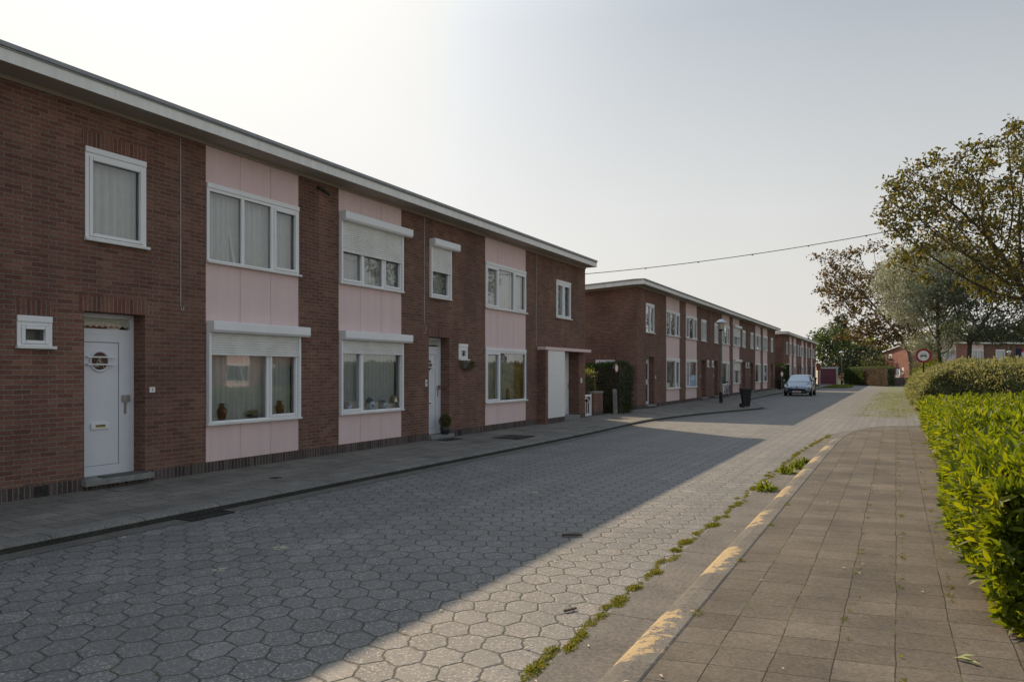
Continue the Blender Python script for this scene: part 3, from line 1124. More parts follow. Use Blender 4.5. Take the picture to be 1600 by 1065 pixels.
        for sgn, edge, on in ((-1, a, s.ends[0]), (1, b, s.ends[1])):
            if on:
                q = [edge - .1 if sgn > 0 else edge - .03, edge + .03 if sgn > 0 else edge + .1]
                vs = [(x, y, zz(x, t)) for x in (x1 - .12, 0, x0) for y in q for t in (t0, t1)]
                c.add(vs, [(0, 1, 3, 2), (8, 10, 11, 9)] + [(0, 4, 5, 1), (4, 8, 9, 5), (2, 3, 7, 6), (6, 7, 11, 10), (1, 5, 7, 3), (5, 9, 11, 7)])
        c.build("coping", M['coping'], ro)
        fz = MB()
        fz.box(-.02, .03, y0, y1, zt - .05, zt - .0005)
        if s.ends[0] and s.lip[0]:
            vs = [(0.0, y0 - .03, zt - .05), (0.0, y0 - .03, zt - .0005), (-D, y0 - .03, zk - .05), (-D, y0 - .03, zk - .0005)]
            fz.add(vs + [(x, y0, z) for x, y, z in vs], [(0, 2, 3, 1), (0, 4, 6, 2)])
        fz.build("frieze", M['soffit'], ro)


GWz, UWz = (.84, 2.27), (3.34, 4.56)
# --- first row -------------------------------------------------------------
h = House("brick house cut by the left edge, mostly outside the picture", -1.0, 4.84)
h.bay(-.6, 1.4, [GWz, UWz], (.05, .75))
h.window(-.58, 1.38, *GWz, mull=(.6,), wall_hole=False)
h.window(-.58, 1.38, *UWz, mull=(.05, .75), wall_hole=False)
h.door(2.35, 3.25, style='plain')
h.window(2.35, 3.25, 3.36, 4.6)
h.window(3.95, 4.35, 1.96, 2.34, fr=.04)
h.finish()

h = House("nearest brick house with white porthole door, net curtains and one lowered shutter, number 3", 4.84, 10.6)
h.window(5.29, 5.71, 1.95, 2.34, fr=.045, sash=(0,), curtain='curtain_grey')
h.head(5.27, 5.73, 2.345)
h.door(6.13, 7.02, style='porthole')
h.window(6.14, 7.03, 3.38, 4.60, sash=(0,), curtain='curtain')
h.head(6.1, 7.07, 4.604)
h.bay(8.06, 10.07, [GWz, UWz], (8.745, 9.41))
h.window(8.075, 10.06, .84, 2.265, mull=(9.33,), sash=(1,), wall_hole=False, shutter=1.95, head=False)
h.window(8.075, 10.06, 3.34, 4.56, mull=(8.785, 9.43), sash=(2,), wall_hole=False, tilt=True)
h.numplate(7.13, 1.4, "3")
h.vent(5.58)
h.cable([(7.6, 5.1), (7.6, 4.2), (7.602, 2.62), (7.62, 2.56), (7.65, 2.57), (7.655, 2.62)])
lampbox = MB()
lampbox.box(.0, .06, h.L(10.62) - .09, h.L(10.62) + .05, 4.98, 5.03)
lampbox.tube([(.03, h.L(10.68), 4.98), (.12, h.L(10.74), 4.9)], .022, 8)
lampbox.build("wall_lamp", M['iron'], h.e)
h.finish()
H1 = h

h = House("second brick house with three white shutter boxes, potted box ball at its door, number 4", 10.6, 16.35)
h.bay(11.13, 13.17, [GWz, (3.34, 4.53)], (11.79, 12.46))
h.window(11.145, 13.16, .84, 2.265, mull=(11.83,), sash=(0,), wall_hole=False, shutter=2.04, head=False, box_over=.2)
h.window(11.145, 13.16, 3.34, 4.53, mull=(11.86, 12.5), sash=(0, 2), wall_hole=False, shutter=3.98, head=False, box_over=.2)
h.door(14.21, 15.08, z0=.2, style='porthole')
h.window(14.23, 15.1, 3.34, 4.5, sash=(0,), shutter=3.97, head=False, box_over=.23)
h.window(15.5, 15.92, 1.94, 2.33, fr=.045, sash=(0,), curtain='curtain_grey')
h.head(15.45, 15.95, 2.335)
h.numplate(14.1, 1.4, "4", .07, .15, 'blue')
h.vent(15.55)
h.cable([(14.02, 5.1), (14.02, 3.4), (14.02, 2.75), (14.1, 2.62), (14.05, 2.52), (13.98, 2.5)])
h.finish()
H2 = h

h = House("end house of the near row with brick porch, white draught panel and pinkish canopy", 16.35, 23.78, ends=(False, True))
h.bay(16.82, 19.21, [(.84, 2.27), (3.3, 4.5)], (17.5, 18.45))
h.window(16.835, 19.2, .84, 2.27, mull=(17.6,), sash=(0,), wall_hole=False, curtain='curtain_grey')
h.window(16.835, 19.2, 3.3, 4.5, mull=(17.52, 18.45), sash=(0, 2), wall_hole=False)
h.window(21.34, 22.5, 3.33, 4.52, mull=(21.9,), sash=(0, 1))


def porch(h, ya, yb, flip=False):
    """brick pier, white draught panel, recessed door and canopy; flip mirrors it along the street"""
    f = (lambda y: ya + yb - y) if flip else (lambda y: y)
    a, b = sorted((h.L(f(ya + .17)), h.L(f(yb - .4))))
    h.holes.append((a, b, .14, 2.3, .5))
    h.plinth_gaps.append((a, b))
    p = MB()
    p.box(.001, .25, h.L(f(ya)), h.L(f(ya + .18)), .08, 2.29)
    p.build("porch_pier", M['brick'], h.e)
    p = MB()
    p.box(.0, .28, h.L(f(ya - .04)), h.L(f(yb)), 2.295, 2.385)
    p.build("canopy", M['pink'], h.e, bevel=.006)
    p = MB()
    p.box(.215, .245, h.L(f(ya + .185)), h.L(f(ya + 1.45)), .27, 2.29)
    p.build("screen_panel", M['screen'], h.e)
    p = MB()
    p.box(.0, .235, h.L(f(ya + .185)), h.L(f(ya + 1.5)), .08, .265)
    p.build("screen_plinth", M['plinth'], h.e)
    p = MB()
    p.box(-.4, .05, h.L(f(ya + 1.52)), h.L(f(yb - .4)), .1, .23)
    p.build("doorstep", M['stone'], h.e)
    p = MB()
    x = -.36
    d0, d1 = h.L(f(ya + 1.3)), h.L(f(yb - .42))
    p.box(x - .05, x, d0, d1, .23, 2.29)
    do = p.build("door", M['door'], h.e)
    q = MB()
    lo, hi = min(d0, d1), max(d0, d1)
    for z0, z1 in ((.45, 1.75), (1.85, 2.1)):
        q.box(x, x + .006, lo + .15, hi - .15, z0, z1)
    q.build("door_panel", M['pvc_grey'], do, bevel=.003)
    q = MB()
    q.box(x, x + .05, hi - .1, hi - .06, 1.1, 1.25)
    q.build("handle", M['steel'], do)


porch(h, 20.0, 23.62)
h.numplate(23.4, 1.36, "", .1, .16, shape='gable')
h.cable([(19.9, 5.1), (19.9, 4.0), (19.86, 3.2), (19.9, 2.42)])
br = MB()
for k in range(3):
    br.box(-.7, -.66, h.y1 - .001, h.y1 + .16, 4.62 + .13 * k, 4.65 + .13 * k)
    br.lathe((-.68, h.y1 + .12, 4.65 + .13 * k), [(.03, 0), (.06, .01), (.06, .03), (.035, .05), (.02, .08)], 10)
br.build("wire_bracket", M['iron'], h.e)
h.finish()
H3 = h

# --- second row -------------------------------------------------------------
h = House("first house of the middle row with bare brick gable and glazed side door", 29.54, 36.87, ends=(True, False), lip=(.42, 0))
h.door(30.75, 31.93, z0=.24, z1=2.29, leaf=2.1, style='glazed', lintel=False)
h.window(30.7, 31.93, 3.3, 4.56, mull=(31.3,), sash=(1,), tilt=True, curtain='curtain_grey')
h.bay(33.87, 36.28, [GWz, (3.32, 4.5)], (34.7, 35.5))
h.window(33.88, 36.27, *GWz, mull=(35.5,), sash=(1,), wall_hole=False, curtain='curtain_grey')
h.window(33.88, 36.27, 3.32, 4.5, mull=(34.6, 35.55), sash=(2,), wall_hole=False)
h.numplate(32.15, 1.4, "", .08, .12)
h.vent(32.5)
p = MB()                                                       # small window in the gable, above the hedge
ya = h.y0
for q in ((-1.8, -1.73), (-1.03, -.96)):
    p.box(q[0], q[1], ya - .015, ya + .04, 1.0, 2.02)
p.box(-1.8, -.96, ya - .02, ya + .04, 2.02, 2.14)
p.box(-1.73, -1.03, ya - .012, ya + .04, 1.0, 1.07)
wo = p.build("window", M['pvc'], h.e)
p = MB()
p.quad((-1.73, ya - .006, 1.07), (-1.03, ya - .006, 1.07), (-1.03, ya - .006, 2.02), (-1.73, ya - .006, 2.02))
p.build("pane", M['carglass'], wo)
p = MB()
p.box(-1.9, -.86, ya - .004, ya + .02, 2.142, 2.34)
p.build("lintel", M['brick_soldier'], h.e)
p = MB()                                                       # chimney block at the back of the roof
for k, w in enumerate((.9, .3, .25)):
    pass
p.box(-6.6, -5.6, h.L(31.2), h.L(32.0), 4.7, 5.55)
p.lathe((-6.2, h.L(31.45), 5.55), [(.13, 0), (.12, .25), (.14, .27)], 10)
p.lathe((-5.85, h.L(31.75), 5.55), [(.11, 0), (.1, .16), (.12, .18)], 10)
p.build("chimney", M['bitumen'], h.e)
h.finish()

LAB2 = ["second house of the middle row, its recessed door right of the twin pink bays",
        "third house of the middle row, behind the near street lamp, bicycle leaning on it",
        "fourth house of the middle row with white shutters half down in its pink bay",
        "fifth house of the middle row, pink bay beside a very thin brick pier",
        "last house of the middle row, nearest the parked car"]
spec = [  # y0, y1, bay, door+upper window, wc window, shutters
    (36.87, 43.15, (37.46, 39.84), (40.85, 42.0), 42.45, False),
    (43.15, 49.13, (46.25, 48.6), (44.15, 45.1), 43.65, False),
    (49.13, 55.05, (49.65, 51.99), (53.06, 54.2), 54.55, True),
    (55.05, 61.4, (58.32, 60.85), (56.3, 57.45), 55.45, False),
    (61.4, 68.7, (61.96, 64.29), (66.2, 67.4), None, False)]
for (a, b, by, dr, wc, sh), lab in zip(spec, LAB2):
    h = House(lab, a, b, ends=(False, b > 68), lip=(0, .3))
    h.bay(*by, [GWz, (3.32, 4.5)], (by[0] + .8, by[1] - .8))
    m1 = by[0] + .78 if a in (36.87, 49.13, 61.4) else by[1] - .78
    gsash = 0 if m1 < sum(by) / 2 else 1
    h.window(by[0] + .015, by[1] - .015, *GWz, mull=(m1,), sash=(gsash,), wall_hole=False, curtain='curtain_grey', shutter=1.75 if sh else None, head=not sh)
    h.window(by[0] + .015, by[1] - .015, 3.32, 4.5, mull=(by[0] + .75, by[1] - .72), sash=(0, 2), wall_hole=False, curtain='curtain_grey', shutter=3.95 if sh else None, head=not sh)
    h.door(*dr, z0=.24, z1=2.28, leaf=2.1, lintel=False, depth=.4)
    h.window(dr[0], dr[1], 3.3, 4.5, mull=((dr[0] + dr[1]) / 2,), sash=(0, 1), curtain='curtain_grey')
    if wc:
        h.window(wc - .2, wc + .2, 1.9, 2.29, fr=.04, head=True, curtain='curtain')
    h.numplate(dr[0] - .2, 1.4, "", .08, .12)
    h.finish()

# --- third row ---------------------------------------------------------------
LAB3 = ["first house of the far row, white draught panel beside its porch",
        "second house of the far row, its pink bay pair seen edge-on",
        "third house of the far row, middle of that row",
        "fourth house of the far row, thin pink bay past the middle",
        "last house of the far row, white panel against the garage"]
spec3 = [(74.1, 80.9, (78.6, 80.5), (76.2, 77.3)), (80.9, 87.2, (82.0, 84.2), (85.6, 86.6)), (87.2, 93.4, (89.3, 91.3), (87.7, 88.8)),
         (93.4, 99.5, (92.6 + 1.2, 95.2), (96.9, 98.0)), (99.5, 105.4, (99.9, 101.6), (102.6, 103.6))]
for i, ((a, b, by, dr), lab) in enumerate(zip(spec3, LAB3)):
    h = House(lab, a, b, ends=(i == 0, i == 4), lip=(.42, .3))
    h.bay(*by, [GWz, (3.32, 4.5)], ((by[0] + by[1]) / 2,))
    h.window(by[0] + .015, by[1] - .015, *GWz, mull=(by[0] + .7,), wall_hole=False, curtain='curtain_grey')
    h.window(by[0] + .015, by[1] - .015, 3.32, 4.5, mull=(by[0] + .6, by[1] - .6), wall_hole=False, curtain='curtain_grey')
    h.window(dr[0], dr[1], 3.3, 4.5, mull=((dr[0] + dr[1]) / 2,), curtain='curtain_grey')
    if i == 0:
        porch(h, 74.3, 78.2, flip=True)
    elif i == 4:
        porch(h, 101.8, 105.3)
    else:
        h.door(*dr, z0=.24, z1=2.28, leaf=2.1, lintel=False, depth=.4)
    h.finish()

# --- houses at the end of the street and beyond the shrubs (their facades face the camera) ----
RZ = math.atan2(-CT, ST)


def cam_dir(dx, dz):
    return (dx * CT - dz * ST, dx * ST + dz * CT)


c = dpt(1420, 580, 95)
GR4 = "brick houses beyond the shrubs"
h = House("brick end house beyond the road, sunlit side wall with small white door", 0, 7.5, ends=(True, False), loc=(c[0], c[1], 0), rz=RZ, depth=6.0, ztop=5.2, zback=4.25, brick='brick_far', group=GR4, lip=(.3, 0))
h.window(1.2, 2.3, 3.3, 4.5, mull=(1.75,), curtain='curtain_grey')
h.bay(3.6, 6.0, [GWz, (3.3, 4.5)], (4.4, 5.2))
h.window(3.62, 5.98, *GWz, mull=(4.5,), wall_hole=False)
h.window(3.62, 5.98, 3.3, 4.5, mull=(4.4, 5.2), wall_hole=False)
p = MB()
p.box(-3.0, -2.05, -.04, .02, .2, 2.0)
do = p.build("side_door", M['white'], h.e)
p = MB()
p.box(-2.62, -2.4, -.05, -.04, 1.3, 1.65)
p.build("door_glass", M['carglass'], do)
p = MB()
p.box(-1.65, -1.15, -.03, .02, 1.35, 2.15, 0)
p.box(-1.55, -1.25, -.035, -.03, 1.5, 1.75, 1)
p.build("window", [M['white'], M['carglass']], h.e)
p = MB()
p.box(-5.3, -4.2, -.03, .02, 3.35, 3.95, 0)
p.box(-5.0, -4.4, -.035, -.03, 3.6, 3.72, 1)
p.build("window", [M['white'], M['carglass']], h.e)
p = MB()
p.tube([(-3.0, -.02, 2.75), (-2.6, -.03, 2.8), (-2.3, -.02, 2.55)], .03, 5)
p.build("wire", M['iron'], h.e)
h.finish()
for k, (lab, cur) in enumerate([("brick house with wide pink panel, seen over the shrubs between two trunks", 'curtain'), ("brick house at the right edge behind the far lamp, white window", 'curtain')]):
    o = dpt(1420, 580, 95)
    dx, dy = cam_dir(7.5 + 6.6 * k, .9 * (k + 1))
    h = House(lab, 0, 6.6, ends=(False, k == 1), loc=(o[0] + dx, o[1] + dy, 0), rz=RZ + R(0), depth=6.0, ztop=5.2, zback=4.25, group=GR4)
    if k == 0:
        h.bay(.1, 2.55, [GWz, (3.1, 4.45)], (.9, 1.75))
        h.window(.12, 2.53, *GWz, mull=(.9,), wall_hole=False)
        h.window(.12, 2.53, 3.1, 4.45, mull=(.8, 1.7), sash=(2,), wall_hole=False, curtain=cur)
        h.window(4.1, 5.3, 3.1, 4.45, sash=(0,), curtain=cur)
        h.door(4.1, 5.2, z0=.24, z1=2.28, leaf=2.1, lintel=False, depth=.3)
    else:
        h.window(1.0, 2.1, 3.1, 4.45, sash=(0,), curtain=cur)
        h.window(1.0, 2.1, .84, 2.2, sash=(0,), curtain=cur)
        h.bay(3.6, 6.0, [GWz, (3.1, 4.45)], (4.4, 5.2))
        h.window(3.62, 5.98, *GWz, mull=(4.5,), wall_hole=False)
        h.window(3.62, 5.98, 3.1, 4.45, mull=(4.4, 5.2), wall_hole=False)
    h.finish()
c = dpt(1322, 580, 128)
h = House("flat-roofed brick house far behind the dark bushes with a white blind", 0, 11, ends=(True, True), loc=(c[0], c[1], 0), rz=RZ, depth=7, ztop=5.0, zback=5.0, group=GR4)
h.window(2.9, 4.0, 3.0, 4.6, curtain='curtain')
h.window(5.4, 6.6, 3.3, 4.6, curtain='curtain_grey')
h.window(2.9, 4.4, .9, 2.2, curtain='curtain_grey')
p = MB()
p.box(-4, -2.6, 4.1, 6.0, 5.0, 6.2)
p.build("chimney", M['brick'], h.e)
h.finish()

# sunlit row across the side street, right of the picture (seen mirrored in the near windows)
for k, lab in enumerate(("sunlit brick house opposite, right of the picture, nearest of its row", "sunlit brick house opposite, middle of its row", "sunlit brick house opposite, last of its row")):
    h = House(lab, 0, 7.0, ends=(k == 2, k == 0), loc=(27.0, 37.0 + 7.0 * k, 0), rz=math.pi, depth=7, group="brick houses opposite")
    h.bay(.4, 2.8, [GWz, UWz], (1.2, 2.0))
    h.window(.42, 2.78, *GWz, mull=(1.2,), wall_hole=False)
    h.window(.42, 2.78, *UWz, mull=(1.2, 2.0), wall_hole=False)
    h.door(4.0, 5.0, z0=.24, z1=2.4)
    h.window(4.0, 5.2, 3.34, 4.56, mull=(4.6,))
    h.finish()

# ------------------------------------------------------------------ garage and far end
c = dpt(1279.5, 580, 97)
t = thing("garage", "small flat garage with dusky red door in off-white surround", "garage", (c[0], c[1], 0), math.atan2(ST, CT) - R(12))
p = MB()
W = 2.3
p.box(0, .18, 0, 5, 0, 2.0)
p.box(W - .2, W, 0, 5, 0, 2.0)
p.box(-.06, W + .06, -.06, 5, 2.0, 2.22)
p.box(.18, W - .2, 4.8, 5, 0, 2.0)
p.build("frame", M['plaster'], t)
p = MB()
p.box(.18, W - .2, .12, .17, .02, 1.85)
p.box(.18, W - .2, .125, .16, 1.852, 2.0)
for k in range(1, 5):
    p.box(.18 + k * .38, .19 + k * .38, .112, .12, .02, 1.85)
p.box(.95, 1.15, .09, .12, .9, .96)
p.build("door", M['garage_door'], t)
p = MB()
p.box(-.1, W + .1, -.1, 5.1, 2.221, 2.27)
p.build("roof", M['coping'], t)

# ------------------------------------------------------------------ street furniture
def street_lamp(loc, label, h=4.2, parts=True):
    t = thing("street_lamp", label, "street lamp", loc, 0, "mushroom headed street lamps")
    p = MB()
    p.lathe((0, 0, 0), [(.085, 0), (.085, .75), (.07, .78), (.062, h - .62), (.055, h - .6)], 14)
    p.build("post", M['lamp_post'], t, smooth=False)
    p = MB()
    p.lathe((0, 0, 0), [(.0865, 0.001), (.0865, .55)], 14)
    p.build("foot_sleeve", M['black'], t)
    p = MB()
    p.lathe((0, 0, h - .62), [(.07, 0), (.1, .03), (.1, .07), (.06, .08)], 14)
    p.build("collar", M['black'], t)
    p = MB()
    p.lathe((0, 0, h - .54), [(.1, 0), (.115, .02), (.18, .30), (.185, .33), (.05, .335)], 8)
    p.build("lamp_shade", M['lamp_glass'], t)
    p = MB()
    p.lathe((0, 0, h - .21), [(.1, -.005), (.30, 0), (.30, .018), (.24, .05), (.16, .11), (.09, .16), (.03, .175)], 22)
    p.build("hood", M['lamp_hood'], t, smooth=True)
    return t


street_lamp((-7.75, 37.9, .09), "nearest street lamp, tall on the left pavement before the middle row")
street_lamp(dpt(1315, 602, 92)[:2] + (.0,), "street lamp at the end of the road between garage and trimmed hedge")
lm = dpt(1577, 580, 90)
street_lamp((lm[0], lm[1], 0), "street lamp rising over the shrubs at the right, before a white window")
lm = dpt(1432, 580, 70)
street_lamp((lm[0], lm[1], .0), "street lamp half hidden behind the round red-rimmed sign")
lm = dpt(1452, 580, 53)
street_lamp((lm[0], lm[1], .1), "street lamp almost lost inside the silver-leaved tree", 4.55)

# traffic sign (no motor cars)
def round_sign(loc, rz, label, h, r, pic=True, full_post=True, postmat='black', hide_post=False):
    t = thing("traffic_sign", label, "traffic sign", loc, rz, None)
    p = MB()
    p.tube([(0, .03, 0), (0, .03, h + r * .6)], .032, 10)
    p.build("post", M[postmat], t)
    p = MB()
    n = 40
    p.lathe((0, 0, h), [(r, .0), (r, -.012)], n, axis='y')
    po = p.build("plate", M['lamp_post'], t)
    p = MB()

    def ring(r0, r1, y, mi):
        vs, fs = [], []
        for k in range(n):
            a = 2 * math.pi * k / n
            vs += [(r0 * math.sin(a), y, h + r0 * math.cos(a)), (r1 * math.sin(a), y, h + r1 * math.cos(a))]
        for k in range(n):
            fs.append((2 * k, 2 * k + 1, (2 * k + 3) % (2 * n), (2 * k + 2) % (2 * n)))
        p.add(vs, fs, mi)
    ring(r * .7, r * .985, -.0135, 0)
    p.build("rim", M['red'], po)
    p = MB()
    vs = [(r * .7 * math.sin(2 * math.pi * k / n), -.0138, h + r * .7 * math.cos(2 * math.pi * k / n)) for k in range(n)]
    p.add(vs, [tuple(range(n))])
    p.build("face", M['white'], po)
    if pic:
        q = MB()
        s = r / .3

        def poly(pts):
            q.add([(x * s, -.0155, h + z * s) for x, z in pts], [tuple(range(len(pts)))])
        poly([(-.115, -.03), (.115, -.03), (.115, -.005), (.1, .03), (-.1, .03), (-.115, -.005)])
        poly([(-.115, -.078), (-.08, -.078), (-.08, -.03), (-.115, -.03)])
        poly([(.08, -.078), (.115, -.078), (.115, -.03), (.08, -.03)])
        poly([(-.1, .03), (-.088, .03), (-.062, .088), (-.074, .088)])
        poly([(.088, .03), (.1, .03), (.074, .088), (.062, .088)])
        poly([(-.074, .078), (.074, .078), (.07, .09), (-.07, .09)])
        q.build("car_symbol", M['figure'], po)
    return t


sp = dpt(1443, 555.5, 33.0)
round_sign((sp[0], sp[1], .1), R(-1.6), "round red-rimmed sign with black car symbol standing in the shrubs", sp[2] - .1, .315)
sp = dpt(963, 575, 27.4)
t = round_sign((sp[0], sp[1], .1), R(86), "small round red-rimmed sign seen obliquely in front of the tall dark hedge", sp[2] - .1, .17, pic=False, postmat='black')
sp = dpt(1221.6, 584, 64.5)
round_sign((sp[0], sp[1], .1), R(70), "small far sign plate before the hedge of the far row", sp[2] - .1, .25, pic=False, postmat='lamp_post')

# rust red direction post
rp = dpt(1279, 606, 76)
t = thing("signpost", "rust-red sign box on thin post beside the garage", "signpost", (rp[0], rp[1], 0), math.atan2(ST, CT))
p = MB()
p.tube([(0, 0, 0), (0, 0, 1.8)], .05, 8)
p.build("post", M['rustred'], t)
p = MB()
p.box(-.2, .2, -.06, .06, 1.78, 2.3)
p.box(-.24, .16, -.055, .055, 2.3, 2.46)
p.build("sign_box", M['rustred'], t, bevel=.01)


def wheelie_bin(loc, rz, label, s=1.0):
    t = thing("wheelie_bin", label, "wheelie bin", loc, rz, "black wheelie bins")
    t.scale = (.8, .8, 1)
    p = MB()
    w0, w1, d0, d1, H = .2, .26, .22, .29, .88
    vs = [(-w0, -d0, .05), (w0, -d0, .05), (w0, d0 - .06, .05), (-w0, d0 - .06, .05), (-w1, -d1, H), (w1, -d1, H), (w1, d1, H), (-w1, d1, H)]
    p.add([(x * s, y * s, z * s) for x, y, z in vs], [(3, 2, 1, 0), (4, 5, 6, 7), (0, 1, 5, 4), (1, 2, 6, 5), (2, 3, 7, 6), (3, 0, 4, 7)])
    p.box(-.28 * s, .28 * s, -.31 * s, .31 * s, (H - .05) * s, (H + .005) * s)
    p.build("body", M['black'], t, bevel=.02)
    p = MB()
    p.add([(x * s, y * s, z * s) for x, y, z in ((-.28, -.33, H + .006), (.28, -.33, H + .006), (.28, .33, H + .006), (-.28, .33, H + .006), (-.2, -.24, H + .07), (.2, -.24, H + .07), (.22, .3, H + .08), (-.22, .3, H + .08))],
          [(3, 2, 1, 0), (4, 5, 6, 7), (0, 1, 5, 4), (1, 2, 6, 5), (2, 3, 7, 6), (3, 0, 4, 7)])
    p.build("lid", M['black'], t, bevel=.015)
    p = MB()
    p.tube([(-.24 * s, .36 * s, .9 * s), (.24 * s, .36 * s, .9 * s)], .018, 8)
    for e in (-.2, .2):
        p.tube([(e * s, .29 * s, .88 * s), (e * s, .36 * s, .9 * s)], .016, 6)
    p.build("handle", M['black'], t)
    for e in (-.23, .23):
        p = MB()
        p.lathe((e * s - .025, .22 * s, .1 * s), [(.1 * s, 0), (.1 * s, .05)], 16, axis='x')
        p.build("wheel", M['tyre'], t)


b2 = dpt(1165, 636, 32.9)
wheelie_bin((b2[0], b2[1], .085), R(117), "black wheelie bin standing alone near the nearest street lamp", .88)
b2 = dpt(1218, 610, 65)
wheelie_bin((b2[0], b2[1], .05), R(-80), "black wheelie bin beside the last house of the middle row, left of the car")
b2 = dpt(1272, 606, 78)
wheelie_bin((b2[0], b2[1], .06), R(-80), "black wheelie bin just right of the parked car")

# bicycle leaning on the third house of the middle row
t = thing("bicycle", "dark bicycle leaning against a pink bay behind the lamp post", "bicycle", (-9.0, 45.6, .1), R(90))
t.rotation_euler = (R(7), 0, R(90))


def wheel(x):
    p = MB()
    n = 24
    pts = [(x + .33 * math.cos(2 * math.pi * k / n), 0, .34 + .33 * math.sin(2 * math.pi * k / n)) for k in range(n + 1)]
    p.tube(pts, .018, 6, 0, cap=False)
    w = p.build("wheel", M['tyre'], t)
    p = MB()
    for k in range(10):
        a = math.pi * k / 10
        p.tube([(x - .31 * math.cos(a), 0, .34 - .31 * math.sin(a)), (x + .31 * math.cos(a), 0, .34 + .31 * math.sin(a))], .002, 3)
    p.lathe((x, -.04, .34), [(.03, 0), (.03, .08)], 8, axis='y')
    p.build("spokes", M['steel'], w)


wheel(-.52)
wheel(.52)
p = MB()
bb, st, hd = (-.08, 0, .3), (-.22, 0, .82), (.36, 0, .86)
for a, b in ((bb, st), (bb, hd), (st, hd), ((-.52, 0, .34), bb), ((-.52, 0, .34), st), ((.36, 0, .86), (.52, 0, .34))):
    p.tube([a, b], .017, 6)
p.build("frame", M['carpaint'], t)
p = MB()
p.tube([(.36, 0, .84), (.34, 0, 1.02)], .014, 6)
p.tube([(.2, -.3, 1.05), (.32, -.2, 1.06), (.36, 0, 1.03), (.32, .2, 1.06), (.2, .3, 1.05)], .014, 6)
p.build("handlebar", M['steel'], t)
p = MB()
p.add([(-.36, -.08, .95), (-.36, .08, .95), (-.1, .02, .97), (-.1, -.02, .97), (-.36, -.07, .9), (-.36, .07, .9), (-.1, .015, .93), (-.1, -.015, .93)],
      [(0, 1, 2, 3), (7, 6, 5, 4), (0, 4, 5, 1), (1, 5, 6, 2), (2, 6, 7, 3), (3, 7, 4, 0)])
p.tube([(-.22, 0, .8), (-.24, 0, .93)], .014, 6)
p.build("saddle", M['black'], t, bevel=.01)

